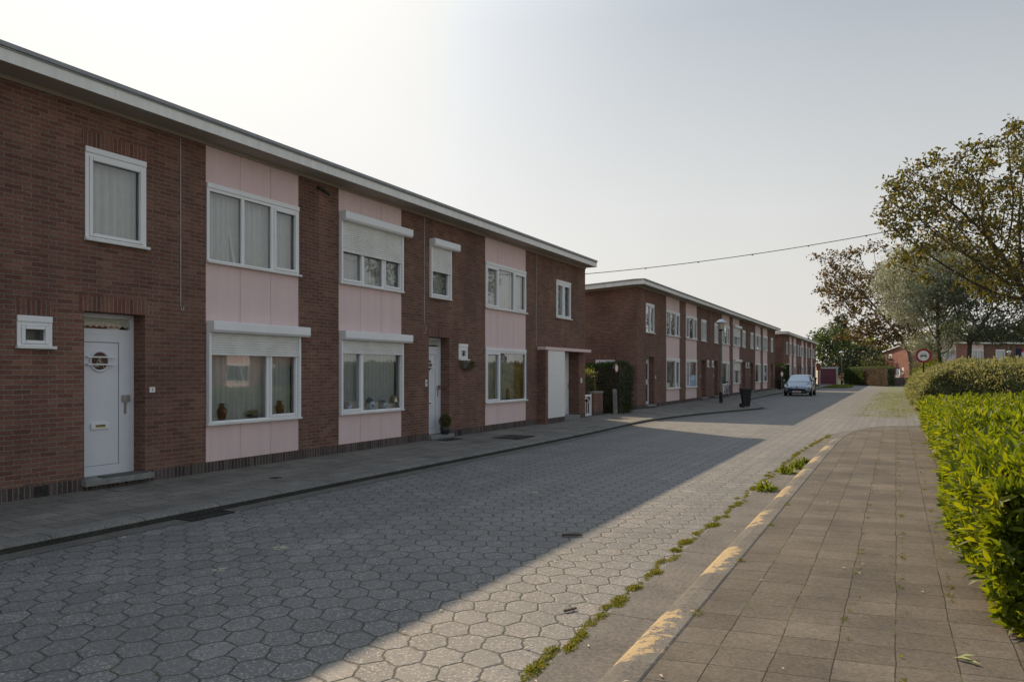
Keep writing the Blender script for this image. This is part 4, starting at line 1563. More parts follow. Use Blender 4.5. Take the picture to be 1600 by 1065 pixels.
# ------------------------------------------------------------------ parked car, front towards us
def build_car(loc, rz):
    t = thing("parked_car", "silver-blue hatchback parked at the left kerb, facing us", "car", loc, rz)
    # stations along the length (x to the rear), half width / heights: cross sections
    def sec(x, w, zb, zs, zr, wr):
        """x, half width at shoulder, bottom z, shoulder z, roof z, half width at roof"""
        return [(x, -w * .9, zb), (x, -w, zb + .12), (x, -w * 1.0, zs - .08), (x, -w * .96, zs), (x, -wr, zr - .05), (x, -wr * .8, zr),
                (x, wr * .8, zr), (x, wr, zr - .05), (x, w * .96, zs), (x, w * 1.0, zs - .08), (x, w, zb + .12), (x, w * .9, zb)]
    S = [sec(-.0, .62, .24, .5, .6, .5), sec(.08, .76, .2, .58, .68, .62), sec(.35, .85, .19, .68, .78, .7), sec(.75, .88, .19, .8, .88, .72),
         sec(1.05, .88, .19, .88, .95, .74), sec(1.75, .88, .19, .93, 1.36, .62), sec(2.1, .88, .19, .95, 1.44, .64), sec(2.9, .88, .19, .96, 1.45, .64),
         sec(3.5, .86, .2, .97, 1.36, .6), sec(3.9, .8, .24, .9, 1.0, .62), sec(4.02, .7, .3, .8, .86, .55)]
    p = MB()
    n = 12
    vs = [q for s in S for q in s]
    fs = []
    for i in range(len(S) - 1):
        for k in range(n - 1):
            fs.append((i * n + k, i * n + k + 1, (i + 1) * n + k + 1, (i + 1) * n + k))
        fs.append((i * n + n - 1, i * n, (i + 1) * n, (i + 1) * n + n - 1))
    fs.append(tuple(range(n - 1, -1, -1)))
    fs.append(tuple((len(S) - 1) * n + k for k in range(n)))
    p.add(vs, fs)
    body = p.build("body", M['carpaint'], t, smooth=True)
    md = body.modifiers.new("soft", 'SUBSURF')
    md.levels = md.render_levels = 2
    # glass laid just over the body shell
    p = MB()
    p.add([(1.08, -.69, .985), (1.08, .69, .985), (1.72, .57, 1.375), (1.72, -.57, 1.375)], [(0, 1, 2, 3)])
    vs = [(x - .02 - .05 * (1 - abs(y) / .7), y, z + .015) for x, y, z in [(1.08 + .64 * v, (.69 - .12 * v) * (u * 2 - 1), .965 + .41 * v) for v in np.linspace(0, 1, 5) for u in np.linspace(0, 1, 9)]]
    p = MB()
    p.add(vs, [(r * 9 + k, r * 9 + k + 1, (r + 1) * 9 + k + 1, (r + 1) * 9 + k) for r in range(4) for k in range(8)])
    p.build("windscreen", M['windscreen'], t, smooth=True)
    for s in (-1, 1):
        p = MB()
        p.add([(1.35, s * .835, .99), (2.2, s * .85, 1.0), (2.2, s * .70, 1.36), (1.95, s * .69, 1.35)], [(0, 1, 2, 3)])
        p.add([(2.26, s * .85, 1.0), (3.2, s * .84, 1.02), (3.1, s * .70, 1.33), (2.26, s * .70, 1.36)], [(0, 1, 2, 3)])
        p.build("side_window", M['carglass'], t)
        p = MB()
        p.add([(.02, s * .42, .60), (.05, s * .62, .56), (.2, s * .8, .62), (.55, s * .84, .80), (.42, s * .72, .80), (.16, s * .52, .69)],
              [(0, 1, 2, 3, 4, 5)])
        for i, q in enumerate(p.v):
            p.v[i] = (q[0] - .035, q[1] * 1.0, q[2] + .02)
        p.build("headlight", M['headlamp'], t)
        p = MB()
        p.box(1.15, 1.3, s * .9, s * 1.04, .95, 1.08)
        p.build("mirror", M['carpaint'], t, bevel=.03)
        p = MB()
        p.lathe((-.0, s * .58, .33), [(.055, 0), (.05, .03)], 12, axis='x')
        p.build("fog_light", M['black'], t)
        for x in (.75, 3.25):
            p = MB()
            y = s * .80
            p.lathe((x, y - .1, .3), [(.2, 0), (.3, .01), (.31, .05), (.31, .15), (.3, .19), (.2, .2)], 24, axis='y')
            w = p.build("wheel", M['tyre'], t)
            p = MB()
            p.lathe((x, y + s * .1 - .008, .3), [(.19, 0), (.17, .016)], 16, axis='y')
            p.build("rim", M['steel'], w)
    p = MB()
    vs = [(-.055 + .06 * (abs(y) / .55) ** 2, y, z) for z in (.32, .5) for y in np.linspace(-.52 - .05 * (z > .4), .52 + .05 * (z > .4), 9)]
    p.add(vs, [(k, k + 1, 9 + k + 1, 9 + k) for k in range(8)])
    p.build("grille", M['black'], t)
    p = MB()
    p.box(-.09, -.06, -.26, .26, .245, .345)
    p.build("number_plate", M['white'], t)
    p = MB()
    p.box(-.092, -.0905, -.2, .2, .27, .32)
    p.build("plate_lettering", plain("pale red plate print", (.45, .12, .1), .5, var=.6, scale=40), t)
    p = MB()
    p.lathe((-.0, 0, .60), [(.07, -.06), (.06, -.045)], 14, axis='x')
    p.build("badge", M['steel'], t)
    p = MB()
    p.box(.02, .1, -.66, .66, .17, .25)
    p.build("front_skirt", M['black'], t, bevel=.02)
    return t


build_car((-5.95, 53.7, 0), R(90))

# ------------------------------------------------------------------ things at the doors and on the sills
def buxus(loc, r, label):
    t = thing("potted_box_ball", label, "potted plant", loc)
    t.scale = (.74, .74, .78)
    p = MB()
    p.lathe((0, 0, 0), [(.1, 0), (.14, .02), (.165, .17), (.15, .2), (.16, .22)], 18)
    p.build("pot", M['pot'], t, smooth=True)
    n = 1500
    d = rand_dirs(n)
    c = d * r * (rng.random((n, 1)) ** .3) * np.array([1, 1, 1.1]) + np.array([0, 0, .22 + r * .85])
    leaves("foliage", c, d + rng.normal(size=(n, 3)) * .5, rand_dirs(n), np.full(n, .035), np.full(n, .02), M['hedge_olive'], t)


buxus((-9.36, 14.83, .205), .19, "clipped box ball in a dark pot on the white door's step")
# half round wall planter under the small window of the second house
t = thing("wall_planter", "half-round wall basket with trailing yellowish plant under the small window", "planter", (-9.4, 15.76, 1.72))
p = MB()
n = 10
pr = [(.05, -.0), (.12, .06), (.16, .16), (.165, .19)]
vs = [(rr * math.cos(math.pi * k / n - math.pi / 2), rr * math.sin(math.pi * k / n - math.pi / 2), z) for rr, z in pr for k in range(n + 1)]
p.add(vs, [(i * (n + 1) + k, i * (n + 1) + k + 1, (i + 1) * (n + 1) + k + 1, (i + 1) * (n + 1) + k) for i in range(len(pr) - 1) for k in range(n)])
p.build("basket", M['stone'], t, smooth=True)
n = 420
c = np.stack([rng.random(n) * .2, rng.normal(.08, .14, n), .18 - rng.random(n) ** 2 * .22], 1)
leaves("foliage", c, rand_dirs(n) + np.array([.5, 0, -.2]), rand_dirs(n), np.full(n, .045), np.full(n, .022), M['hedge_olive'], t)


def vase(y, label, mat, prof, z=.885, x=-9.5, extra=None):
    p = MB()
    p.lathe((0, 0, 0), prof, 18)
    o = p.build("vase", M[mat], None, smooth=True)
    o.location = (x, y, z)
    return tag(o, label, "vase", "ornaments on the window sills")


tall = [(.03, 0), (.045, .015), (.06, .07), (.075, .14), (.07, .18), (.035, .21), (.032, .25), (.045, .27)]
fatj = [(.05, 0), (.085, .05), (.09, .1), (.06, .15), (.045, .17), (.05, .18)]
lidj = [(.06, 0), (.09, .03), (.11, .1), (.1, .15), (.06, .18), (.075, .19), (.05, .225), (.015, .25)]
p = MB()                                                         # inner sills that carry the ornaments
for hh, ya, yb in ((H1, 8.1, 10.03), (H2, 11.17, 13.13), (H3, 16.86, 19.17)):
    q = MB()
    q.box(-.16, -.062, hh.L(ya), hh.L(yb), .85, .882)
    q.build("inner_sill", M['pvc'], hh.e)
vase(8.46, "taller brown-red vase at the left of the nearest window", 'terracotta', tall)
vase(9.71, "brown-red vase behind the narrow right light of the nearest window", 'terracotta', tall)
vase(11.5, "plain dark jar at the left light of the second window", 'delft', fatj)
vase(12.2, "lidded blue and white jar, widest on the second window's sill", 'delft', lidj)
vase(12.62, "blue and white jar at the middle of the second window's large pane", 'delft', fatj)
vase(18.3, "slim brown figurine vase in the end house's window", 'terracotta', [(.04, 0), (.045, .1), (.03, .18), (.04, .24), (.02, .3)])
t = thing("flower_bowl", "low dark bowl of dried cream flowers between two vases", "flower bowl", (-9.5, 9.1, .885))
p = MB()
p.lathe((0, 0, 0), [(.05, 0), (.1, .03), (.11, .06)], 16)
p.build("bowl", M['pot'], t, smooth=True)
n = 260
c = rng.normal(size=(n, 3)) * np.array([.03, .07, .022]) + np.array([0, 0, .09])
leaves("flowers", c, rand_dirs(n), rand_dirs(n), np.full(n, .03), np.full(n, .018), M['cream'], t)
t = thing("table_lamp", "small cream table lamp at the right end of the second window's sill", "lamp", (-9.49, 13.0, .885))
p = MB()
p.lathe((0, 0, 0), [(.04, 0), (.012, .02), (.012, .14)], 10)
p.build("base", M['steel'], t)
p = MB()
p.lathe((0, 0, .13), [(.085, 0), (.05, .13)], 16)
p.build("lamp_shade", M['cream'], t)
p = MB()
wavy_sheet(p, -9.535, 18.75, 19.1, .9, 2.2, .07, .01)
o = p.build("side_curtain", M['curtain_orange'])
tag(o, "orange side curtain inside the end house's ground window", "curtain")
p = MB()
p.box(-9.5, -9.31, 6.38, 7.0, .249, .262)
o = p.build("doormat", M['mat'])
tag(o, "brown doormat on the stone step of the nearest door", "doormat")
p = MB()
p.box(-9.25, -8.95, 6.3, 6.9, .1085, .116)
o = p.build("boot_scraper_grate", M['steel'])
tag(o, "flat grey plate set in the pavement before the nearest door", "grate")
p = MB()
p.box(-9.2, -8.9, 14.2, 14.9, .108, .115)
o = p.build("doormat", M['black'])
tag(o, "dark mat on the pavement before the second house's door", "doormat")
p = MB()
p.box(-8.45, -7.75, 15.45, 16.35, .1, .108)
for k in range(6):
    p.box(-8.42, -7.78, 15.5 + k * .14, 15.58 + k * .14, .108, .111)
o = p.build("manhole_cover", M['iron'])
tag(o, "dark rectangular cover in the left pavement before the end house", "manhole cover")
p = MB()
p.box(-8.2, -8.08, 8.15, 8.3, .095, .1)
o = p.build("valve_cover", M['iron'])
tag(o, "tiny dark square cover in the pavement below the nearest window", "valve cover")
t = thing("street_drain", "cast iron gutter drain at the left kerb", "drain", (-7.05, 6.05, .006))
p = MB()
for q in ((-.13, .13, -.3, -.27), (-.13, .13, .27, .3), (-.13, -.1, -.27, .27), (.1, .13, -.27, .27)):
    p.box(q[0], q[1], q[2], q[3], -.01, .012)
p.build("frame", M['iron'], t)
p = MB()
for k in range(7):
    p.box(-.1, .1, -.25 + k * .077, -.225 + k * .077, -.01, .008)
p.build("bars", M['iron'], t)
p = MB()
p.box(-.1, .1, -.27, .27, -.003, .002)
p.build("pit", M['dark'], t)

# between the first and second row: gate, garden walls, post, hedges
def garden_wall(label, x0, x1, y0, y1, H):
    t = thing("garden_wall", label, "garden wall", ((x0 + x1) / 2, (y0 + y1) / 2, .1))
    p = MB()
    dx, dy = (x1 - x0) / 2, (y1 - y0) / 2
    p.box(-dx, dx, -dy, dy, 0, H - .06)
    p.build("wall", M['brick'], t)
    p = MB()
    p.box(-dx - .006, dx + .006, -dy - .006, dy + .006, 0, .16)
    p.build("plinth", M['plinth'], t)
    p = MB()
    p.box(-dx - .02, dx + .02, -dy - .02, dy + .02, H - .06, H)
    p.build("coping", M['stone'], t)


garden_wall("low brick garden wall right of the near white gate", -9.75, -9.4, 24.62, 25.5, .85)
garden_wall("low brick wall stub against the tall hedge beside the middle row", -9.9, -9.5, 28.35, 28.75, .85)


def gate(label, loc, rz, W=.85):
    t = thing("garden_gate", label, "gate", loc, rz)
    p = MB()
    p.box(0, .07, -.02, .02, 0, .75)
    p.box(W - .07, W, -.02, .02, 0, .75)
    p.box(.07, W - .07, -.018, .018, 0, .08)
    p.box(.07, W - .07, -.018, .018, .66, .74)
    p.build("frame", M['white'], t)
    p = MB()
    pts = [(W * .5 + W * .42 * math.cos(a), 0, .1 + .52 * math.sin(a)) for a in np.linspace(0, math.pi, 12)]
    p.tube(pts, .022, 6)
    for k in range(4):
        x = .2 + k * .15
        p.tube([(x, 0, .08), (x, 0, .5)], .015, 6)
    p.build("bars", M['white'], t)
    return t


gate("white garden gate at the corner of the end house", (-9.55, 23.8, .12), R(86), .78)
gate("white garden gate against the bare gable of the middle row", (-9.8, 28.8, .12), R(88), .72)
p = MB()
p.add([(x, y, z) for z, k in ((0, 1), (.86, 1)) for x, y in ((-.08, -.13), (.08, -.13), (.08, .13), (-.08, .13))] + [(-.05, -.1, .92), (.05, -.1, .92), (.05, .1, .9), (-.05, .1, .9)],
      [(3, 2, 1, 0), (0, 1, 5, 4), (1, 2, 6, 5), (2, 3, 7, 6), (3, 0, 4, 7), (4, 5, 9, 8), (5, 6, 10, 9), (6, 7, 11, 10), (7, 4, 8, 11), (8, 9, 10, 11)])
o = p.build("concrete_post", M['concrete_post'], bevel=.015)
o.location = (-9.15, 26.15, .1)
o.rotation_euler = (0, R(-2), R(20))
tag(o, "mossy concrete post before the tall dark hedge", "post")


def hedge(label, poly, H, mat, dens, ll, lw, topmat=None, name="hedge", jitter=.05, roundness=.06, detail=False, endmat=None):
    """hedge on a 4-point footprint, leaves spread over sides and top"""
    cx = sum(p[0] for p in poly) / len(poly)
    cy = sum(p[1] for p in poly) / len(poly)
    t = thing(name, label, "hedge", (cx, cy, .08))
    P = [np.array([p[0] - cx, p[1] - cy]) for p in poly]
    core = MB()
    shr = .9
    core.prism([tuple(p * (1 - .12 / max(np.linalg.norm(p), .3))) for p in P], 0, H - .1)
    core.build("branches", M['bark'], t)
    C, N = [], []
    for i in range(len(P)):
        a, b = P[i], P[(i + 1) % len(P)]
        L = np.linalg.norm(b - a)
        n = int(L * H * dens)
        u = rng.random(n)
        z = rng.random(n) * H
        nn = np.array([(b - a)[1], -(b - a)[0]]) / L
        if nn @ (a + b) < 0:
            nn = -nn
        xy = a + (b - a) * u[:, None]
        C.append(np.column_stack([xy, z]))
        N.append(np.tile([nn[0], nn[1], .15], (n, 1)))
    area = .5 * abs(sum(P[i][0] * P[(i + 1) % len(P)][1] - P[(i + 1) % len(P)][0] * P[i][1] for i in range(len(P))))
    n = int(area * dens)
    u, v = rng.random(n)[:, None], rng.random(n)[:, None]
    top = P[0] * (1 - u) * (1 - v) + P[1] * u * (1 - v) + P[2] * u * v + P[3] * (1 - u) * v
    T = np.column_stack([top, np.full(n, H)])
    TN = np.tile([0, 0, 1.0], (n, 1))

    def put(nm, C, N, m):
        k = len(C)
        C = C + N * (rng.normal(0, jitter, (k, 1)) + .05 * np.sin(C[:, :1] * 2.1 + C[:, 2:] * 3 + C[:, 1:2] * 1.7))
        leaves(nm, C, N + rng.normal(size=(k, 3)) * .6 + np.array([0, 0, .35]), rand_dirs(k) * .8 + N, ll * (.7 + .6 * rng.random(k)), lw * (.7 + .6 * rng.random(k)), m, t, detail=detail)
    if topmat:
        put("foliage", np.concatenate([c for i, c in enumerate(C) if i not in (endmat or {})]), np.concatenate([c for i, c in enumerate(N) if i not in (endmat or {})]), M[mat])
        for i, mm in (endmat or {}).items():
            put("end_growth", C[i], N[i], M[mm])
        put("top_growth", T, TN, M[topmat])
    else:
        put("foliage", np.concatenate(C + [T]), np.concatenate(N + [TN]), M[mat])
    return t


hedge("tall dark green hedge between the two brick rows", [(-10.6, 26.2), (-9.0, 26.4), (-9.0, 27.6), (-13, 28.0)], 1.80, 'privet', 700, .07, .035)
hedge("small clipped olive hedge behind the low brick wall", [(-10.8, 24.4), (-9.66, 24.5), (-9.66, 25.45), (-12, 25.6)], 1.55, 'hedge_olive', 900, .05, .03, topmat='lime')
hedge("dark hedge at the start of the far row", [(-9.9, 70.2), (-8.9, 70.3), (-8.9, 72.8), (-12, 72.8)], 2.1, 'privet', 150, .12, .07)
a, b = dpt(1323, 600, 94), dpt(1387, 603, 82)
c2, d2 = dpt(1397, 603, 83.2), dpt(1345, 600, 97)
hedge("long clipped hedge at the road's end, bare brown patch on its sunny face", [a[:2], b[:2], c2[:2], d2[:2]], 1.95, 'hedge_bare', 260, .12, .05, topmat='green', jitter=.06, endmat={1: 'privet'})
# its green left part and end face as a separate overgrown skin would double it: ivy plant on the hedge corner
a2 = dpt(1322, 600, 93.4)
b2_ = dpt(1352, 601.4, 88)
n = 2200
u = rng.random(n) ** 1.3
cc = np.column_stack([np.array(a2[:2]) + (np.array(b2_[:2]) - np.array(a2[:2])) * u[:, None], rng.random(n) * 1.9 + .1])
cc[:, :2] += np.array([-CT, -ST]) * .12 + rng.normal(0, .06, (n, 2))
o = leaves("climbing_ivy", cc, rand_dirs(n) + np.array([-.9, -.4, .2]), rand_dirs(n), np.full(n, .16), np.full(n, .1), M['green'])
tag(o, "green climber covering the left part of the long hedge's face", "climber")
gp = dpt(1408, 600, 86)
garden_wall_t = MB()
garden_wall_t.box(-.9, .9, -.15, .15, 0, .95)
o = garden_wall_t.build("garden_wall", M['plinth'])
o.location = (gp[0], gp[1], 0)
o.rotation_euler = (0, 0, math.atan2(ST, CT))
tag(o, "dark low brick wall between the long hedge and the side door", "garden wall")

# ------------------------------------------------------------------ near laurel hedge
def laurel_hedge():
    x0, x1, y0, y1, H = .66, 4.6, 5.25, 22.7, .83
    t = thing("laurel_hedge", "bright yellow-green laurel hedge along the right footpath", "hedge", ((x0 + x1) / 2, (y0 + y1) / 2, .11))
    cx, cy = t.location.x, t.location.y
    p = MB()
    p.box(x0 + .3 - cx, x1 - .25 - cx, y0 + .5 - cy, y1 - .3 - cy, 0, H - .25)
    p.build("branches", M['bark'], t)
    S, N = [], []

    def near(y):
        u = np.clip((10.3 - y) / 1.1, 0, 1)
        return u * u * (3 - 2 * u)

    def bulge(y):
        return .06 * np.sin(y * 1.5 + .6) + .05 * np.sin(y * 3.7 + 1)

    def topz(x, y):
        return .06 * np.sin(x * 2.1 + y * 1.3) + .05 * np.sin(y * 2.9 + x * .7) + .15 * near(y) - .26 * np.exp(-((y - 10.6) / .45) ** 2)

    def top(n, ya, yb):
        y = ya + (yb - ya) * rng.random(n)
        xs = x0 - .08 * near(y)
        x = xs + (x1 - xs) * rng.random(n)
        S.append(np.column_stack([x, y, H + topz(x, y) - .06 + rng.normal(0, .045, n)]))
        N.append(np.column_stack([rng.normal(0, .25, n), rng.normal(0, .25, n), np.ones(n)]))

    def side(n, ya, yb):
        y = ya + (yb - ya) * rng.random(n)
        z = H * rng.random(n) ** .8
        under = np.where(z < .25, (.25 - z) * .5, 0)
        S.append(np.column_stack([x0 + .06 + bulge(y) * .8 + under + rng.normal(0, .04, n) - .05 * (z / H) - .17 * near(y) * np.sin(np.pi * np.clip(z / H * .8 + .1, 0, 1)), y, z]))
        N.append(np.column_stack([-np.ones(n), rng.normal(0, .4, n), .35 + .5 * (z / H)]))

    def front(n, xa, xb, y, s):
        x = xa + (xb - xa) * rng.random(n)
        z = H * rng.random(n) ** .8
        S.append(np.column_stack([x, y - s * .06 + rng.normal(0, .05, n), z]))
        N.append(np.column_stack([rng.normal(0, .4, n), s * np.ones(n), .35 + .5 * (z / H)]))
    for ya, yb, dn in ((y0, 8, 270), (8, 12, 210), (12, 17, 150), (17, y1, 130)):
        top(int((x1 - x0) * (yb - ya) * dn), ya, yb)
        side(int(H * (yb - ya) * dn * 1.2), ya, yb)
    front(int(4.2 * H * 420), x0 - .1, x1, y0, -1)
    front(int(.7 * H * 700), x0 - .15, x0 + .5, y0 + .04, -1)
    front(int(3.9 * H * 60), x0, x1, y1, 1)
    S = np.concatenate(S)
    N = unit(np.concatenate(N))
    k = 6
    n = len(S)
    base = np.repeat(S, k, 0)
    nn = np.repeat(N, k, 0)
    # leaves around every shoot: rotate about the shoot axis, open 25-65 degrees
    ref = np.where(np.abs(nn[:, 2:3]) > .9, np.array([[1.0, 0, 0]]), np.array([[0, 0, 1.0]]))
    e1 = unit(np.cross(nn, ref))
    e2 = np.cross(nn, e1)
    ph = (np.tile(np.arange(k) * 2.4, n) + np.repeat(rng.random(n) * 6.28, k))[:, None]
    op = R(1) * (18 + 40 * rng.random((n * k, 1)))
    out = e1 * np.cos(ph) + e2 * np.sin(ph)
    d = nn * np.cos(op) + out * np.sin(op)
    nrm = nn * np.sin(op) - out * np.cos(op) + rng.normal(size=(n * k, 3)) * .2
    base = base + nn * (np.tile(np.arange(k), n)[:, None] * .012 - .02)
    base[:, 0] -= cx
    base[:, 1] -= cy
    ln = .07 + .06 * rng.random(n * k)
    shoot = np.repeat(rng.random(n), k) * .6 + rng.random(n * k) * .4
    leaves("foliage", base, d, nrm, ln, ln * .28, M['laurel'], t, fold=.22, droop=.10, detail=True, rnd=shoot)


laurel_hedge()

# ------------------------------------------------------------------ shrub mass across the side street
def shrub_mass():
    t = thing("shrub_border", "wide mound of dull olive shrubs across the side street", "shrubs", (8, 45, .1))
    n = 90000
    # front-heavy sampling over the footprint
    x = .9 + 15 * rng.random(n)
    y = 33.2 + 30 * rng.random(n) ** 1.7
    edge = np.minimum(np.minimum((x - .85) / 1.25, (y - 33.3) / 3.0), 1)
    edge = np.clip(edge, 0, 1)
    hgt = 1.80 * np.sqrt(1 - (1 - edge) ** 2)
    hgt = hgt * (1 - .1 * np.exp(-(x - 1) / 3)) + .10 * np.sin(x * 1.7 + y * .6) * edge + .10 * np.sin(x * 3.9 + 1.0 + y * 1.1) * edge + .08 * np.sin(x * 7.3 + y * 2.3) * edge
    hgt -= .25 * np.exp(-((x - 1.2) / 1.0) ** 2)
    c = np.column_stack([x - 8, y - 45, np.maximum(hgt - .02 + rng.normal(0, .09, n), .02)])
    ok = (edge > .01)
    # steep front and left flanks
    m = 34000
    xf = .95 + 14.5 * rng.random(m)
    zf = 1.78 * rng.random(m)
    yf = 33.3 + 3.0 * (1 - np.sqrt(np.clip(1 - (zf / 1.84) ** 2, 0, 1))) + .22 * np.sin(xf * 2.3 + zf * 2) + .16 * np.sin(xf * 5.1 + 2 + zf * 3) + rng.normal(0, .07, m)
    cl = np.clip((xf - .85) / 1.3, 0, 1)
    keep = zf < 1.78 * np.sqrt(1 - (1 - cl) ** 2) + .1
    c2 = np.column_stack([xf - 8, yf - 45, zf])[keep]
    m = 26000
    yl = 33.5 + 30 * rng.random(m)
    zl = 1.68 * rng.random(m)
    xl = .88 + 1.3 * (1 - np.sqrt(np.clip(1 - (zl / 1.74) ** 2, 0, 1))) + .1 * np.sin(yl * 1.3 + zl) + rng.normal(0, .07, m)
    c3 = np.column_stack([xl - 8, yl - 45, zl])
    C = np.concatenate([c[ok], c2, c3])
    k = len(C)
    nrm = np.concatenate([np.tile([0, -.2, 1.0], (ok.sum(), 1)), np.tile([0, -.7, .8], (len(c2), 1)), np.tile([-1, -.2, .5], (len(c3), 1))])
    d = nrm + rng.normal(size=(k, 3)) * .55 + np.array([-.1, -.3, .1])
    clump = .5 + .5 * np.sin(C[:, 0] * 1.3 + 2 * np.sin(C[:, 1] * .9)) * np.sin(C[:, 1] * 1.1 + C[:, 2] * 2)
    rnd = np.clip(rng.random(k) * .75 + clump * .25, 0, 1)
    leaves("foliage", C, d, rand_dirs(k) * .7 + nrm, .13 + .10 * rng.random(k), .055 + .04 * rng.random(k), M['shrub'], t, rnd=rnd)
    p = MB()
    p.prism([(-5.4, -9.2), (7, -9.2), (7, 18), (-5.4, 18)], 0, 1.1)
    p.build("branches", M['bark'], t)


shrub_mass()
# lime shrub and brown sprigs just behind
def small_bush(label, loc, rad, mat, n=1500, ll=.14, cat="bush", name="bush"):
    t = thing(name, label, cat, loc)
    d = rand_dirs(n)
    lump = 1 + .25 * np.sin(d[:, :1] * 5 + d[:, 2:] * 4) * np.sin(d[:, 1:2] * 6)
    c = d * np.array(rad) * (rng.random((n, 1)) ** .35) * lump + np.array([0, 0, rad[2] * .8])
    c[:, 2] = np.maximum(c[:, 2], .05)
    leaves("foliage", c, d + rng.normal(size=(n, 3)) * .7, rand_dirs(n), ll * (.7 + .6 * rng.random(n)), ll * .5 * (.7 + .6 * rng.random(n)), M[mat], t)
    p = MB()
    for k in range(9):
        a = 6.28 * k / 9
        p.tube([(.1 * math.cos(a), .1 * math.sin(a), 0), (rad[0] * .4 * math.cos(a), rad[1] * .4 * math.sin(a), rad[2] * .8), (rad[0] * .6 * math.cos(a), rad[1] * .6 * math.sin(a), rad[2] * 1.3)], [.05, .03, .012], 6)
    p.build("stems", M['bark'], t)
    return t


lm = dpt(1460, 580, 50)
small_bush("lime-green bush behind the round car sign", (lm[0], lm[1], .1), (1.5, 1.3, 1.35), 'lime', 2600, .16)


# ------------------------------------------------------------------ trees
def grow(attr, root, first_dir, step=.4, kill=.7, infl=5.0, maxit=220, trunk_len=2.0, wob=.12):
    """space colonisation: returns nodes, parents"""
    nodes = [np.array(root, float)]
    par = [-1]
    d = np.array(first_dir, float)
    d /= np.linalg.norm(d)
    L = 0
    while L < trunk_len:
        nodes.append(nodes[-1] + (d + rng.normal(0, wob * .5, 3) * np.array([1, 1, .2])) * step)
        par.append(len(nodes) - 2)
        L += step
    A = np.array(attr)
    near = np.full(len(A), 1e9)
    who = np.zeros(len(A), int)
    start = 0
    for it in range(maxit):
        new = np.array(nodes[start:])
        dist = np.linalg.norm(A[:, None] - new[None], axis=2)
        j = dist.argmin(1)
        dj = dist[np.arange(len(A)), j]
        upd = dj < near
        near[upd] = dj[upd]
        who[upd] = j[upd] + start
        keep = near > kill
        A, near, who = A[keep], near[keep], who[keep]
        if len(A) == 0:
            break
        act = near < infl if it > 0 else near < 1e8
        if not act.any():
            break
        start = len(nodes)
        N = np.array(nodes)
        acc = {}
        v = unit(A[act] - N[who[act]])
        for w, vec in zip(who[act], v):
            acc.setdefault(int(w), []).append(vec)
        for w, vs in acc.items():
            dd = np.sum(vs, 0) + rng.normal(0, wob * 1.6, 3)
            nl = np.linalg.norm(dd)
            if nl < .05:
                continue
            pnt = nodes[w] + dd / nl * step
            nodes.append(pnt)
            par.append(w)
        if len(nodes) == start or len(nodes) > 9000:
            break
    return np.array(nodes), np.array(par)


def tree(label, loc, attr, mat, bark='bark', step=.4, kill=.6, infl=6, trunk_dir=(0, 0, 1), trunk_len=1.6, r_tip=.012, r_max=.3, leaf=.14, per=9, spread=.28,
         leaf_w=.5, density=1.0, group=None, name="tree", expo=2.3, twig=2, roots=None, cat="tree"):
    """attr: attraction points relative to loc"""
    t = thing(name, label, cat, loc, 0, group)
    nodes, par = grow(attr, (0, 0, 0), trunk_dir, step, kill, infl, trunk_len=trunk_len)
    n = len(nodes)
    kids = [[] for _ in range(n)]
    for i in range(1, n):
        kids[par[i]].append(i)
    rad = np.zeros(n)
    order = range(n - 1, -1, -1)
    dep = np.zeros(n, int)
    for i in order:
        if not kids[i]:
            rad[i] = r_tip
        else:
            rad[i] = sum(rad[k] ** expo for k in kids[i]) ** (1 / expo)
            dep[i] = max(dep[k] for k in kids[i]) + 1
    if rad[0] > r_max:
        rad = r_tip + (rad - r_tip) * (r_max - r_tip) / (rad[0] - r_tip)
    p = MB()
    seen = set()
    stack = [(0, None)]
    while stack:
        i, pre = stack.pop()
        chain = ([pre] if pre is not None else []) + [i]
        while kids[chain[-1]]:
            ks = sorted(kids[chain[-1]], key=lambda k: -rad[k])
            for k in ks[1:]:
                stack.append((k, chain[-1]))
            chain.append(ks[0])
        if len(chain) > 1:
            rr = [rad[k] for k in chain]
            if pre is not None:
                rr[0] = rr[1] * 1.15
            p.tube([nodes[k] for k in chain], rr, 10 if rr[0] > .1 else (6 if rr[0] > .03 else 4), cap=False)
    p.build("trunk", M[bark], t, smooth=True)
    tips = np.where(dep <= twig)[0]
    C = np.repeat(nodes[tips], per, 0)
    m = len(C)
    if density < 1:
        sel = rng.random(m) < density
        C = C[sel]
        m = len(C)
    C = C + rng.normal(0, spread, (m, 3)) * np.array([1, 1, .75])
    d = rand_dirs(m) + np.array([0, 0, -.15])
    nr = rand_dirs(m) + np.array([0, 0, .9])
    L = leaf * (.6 + .8 * rng.random(m))
    leaves("crown", C, d, nr, L, L * leaf_w, M[mat], t, fold=.2, droop=.15)
    return t


def blob(n, c, r, squash=None):
    d = rand_dirs(n) * (rng.random((n, 1)) ** (1 / 2.6))
    return d * np.array(r) + np.array(c)


def rel(pts, base):
    return np.array(pts) - np.array(base)


def pxblob(n, x, y, zc, rx, ry, rz):
    """attraction points in an ellipsoid centred where the photograph shows that part of a crown; radii in metres"""
    c = np.array(dpt(x, y, zc))
    q = rand_dirs(n) * (rng.random((n, 1)) ** (1 / 2.4))
    right, fwd = np.array([CT, ST, 0]), np.array([-ST, CT, 0])
    return c + q[:, :1] * rx * right + q[:, 1:2] * rz * fwd + q[:, 2:] * ry * np.array([0, 0, 1.0])


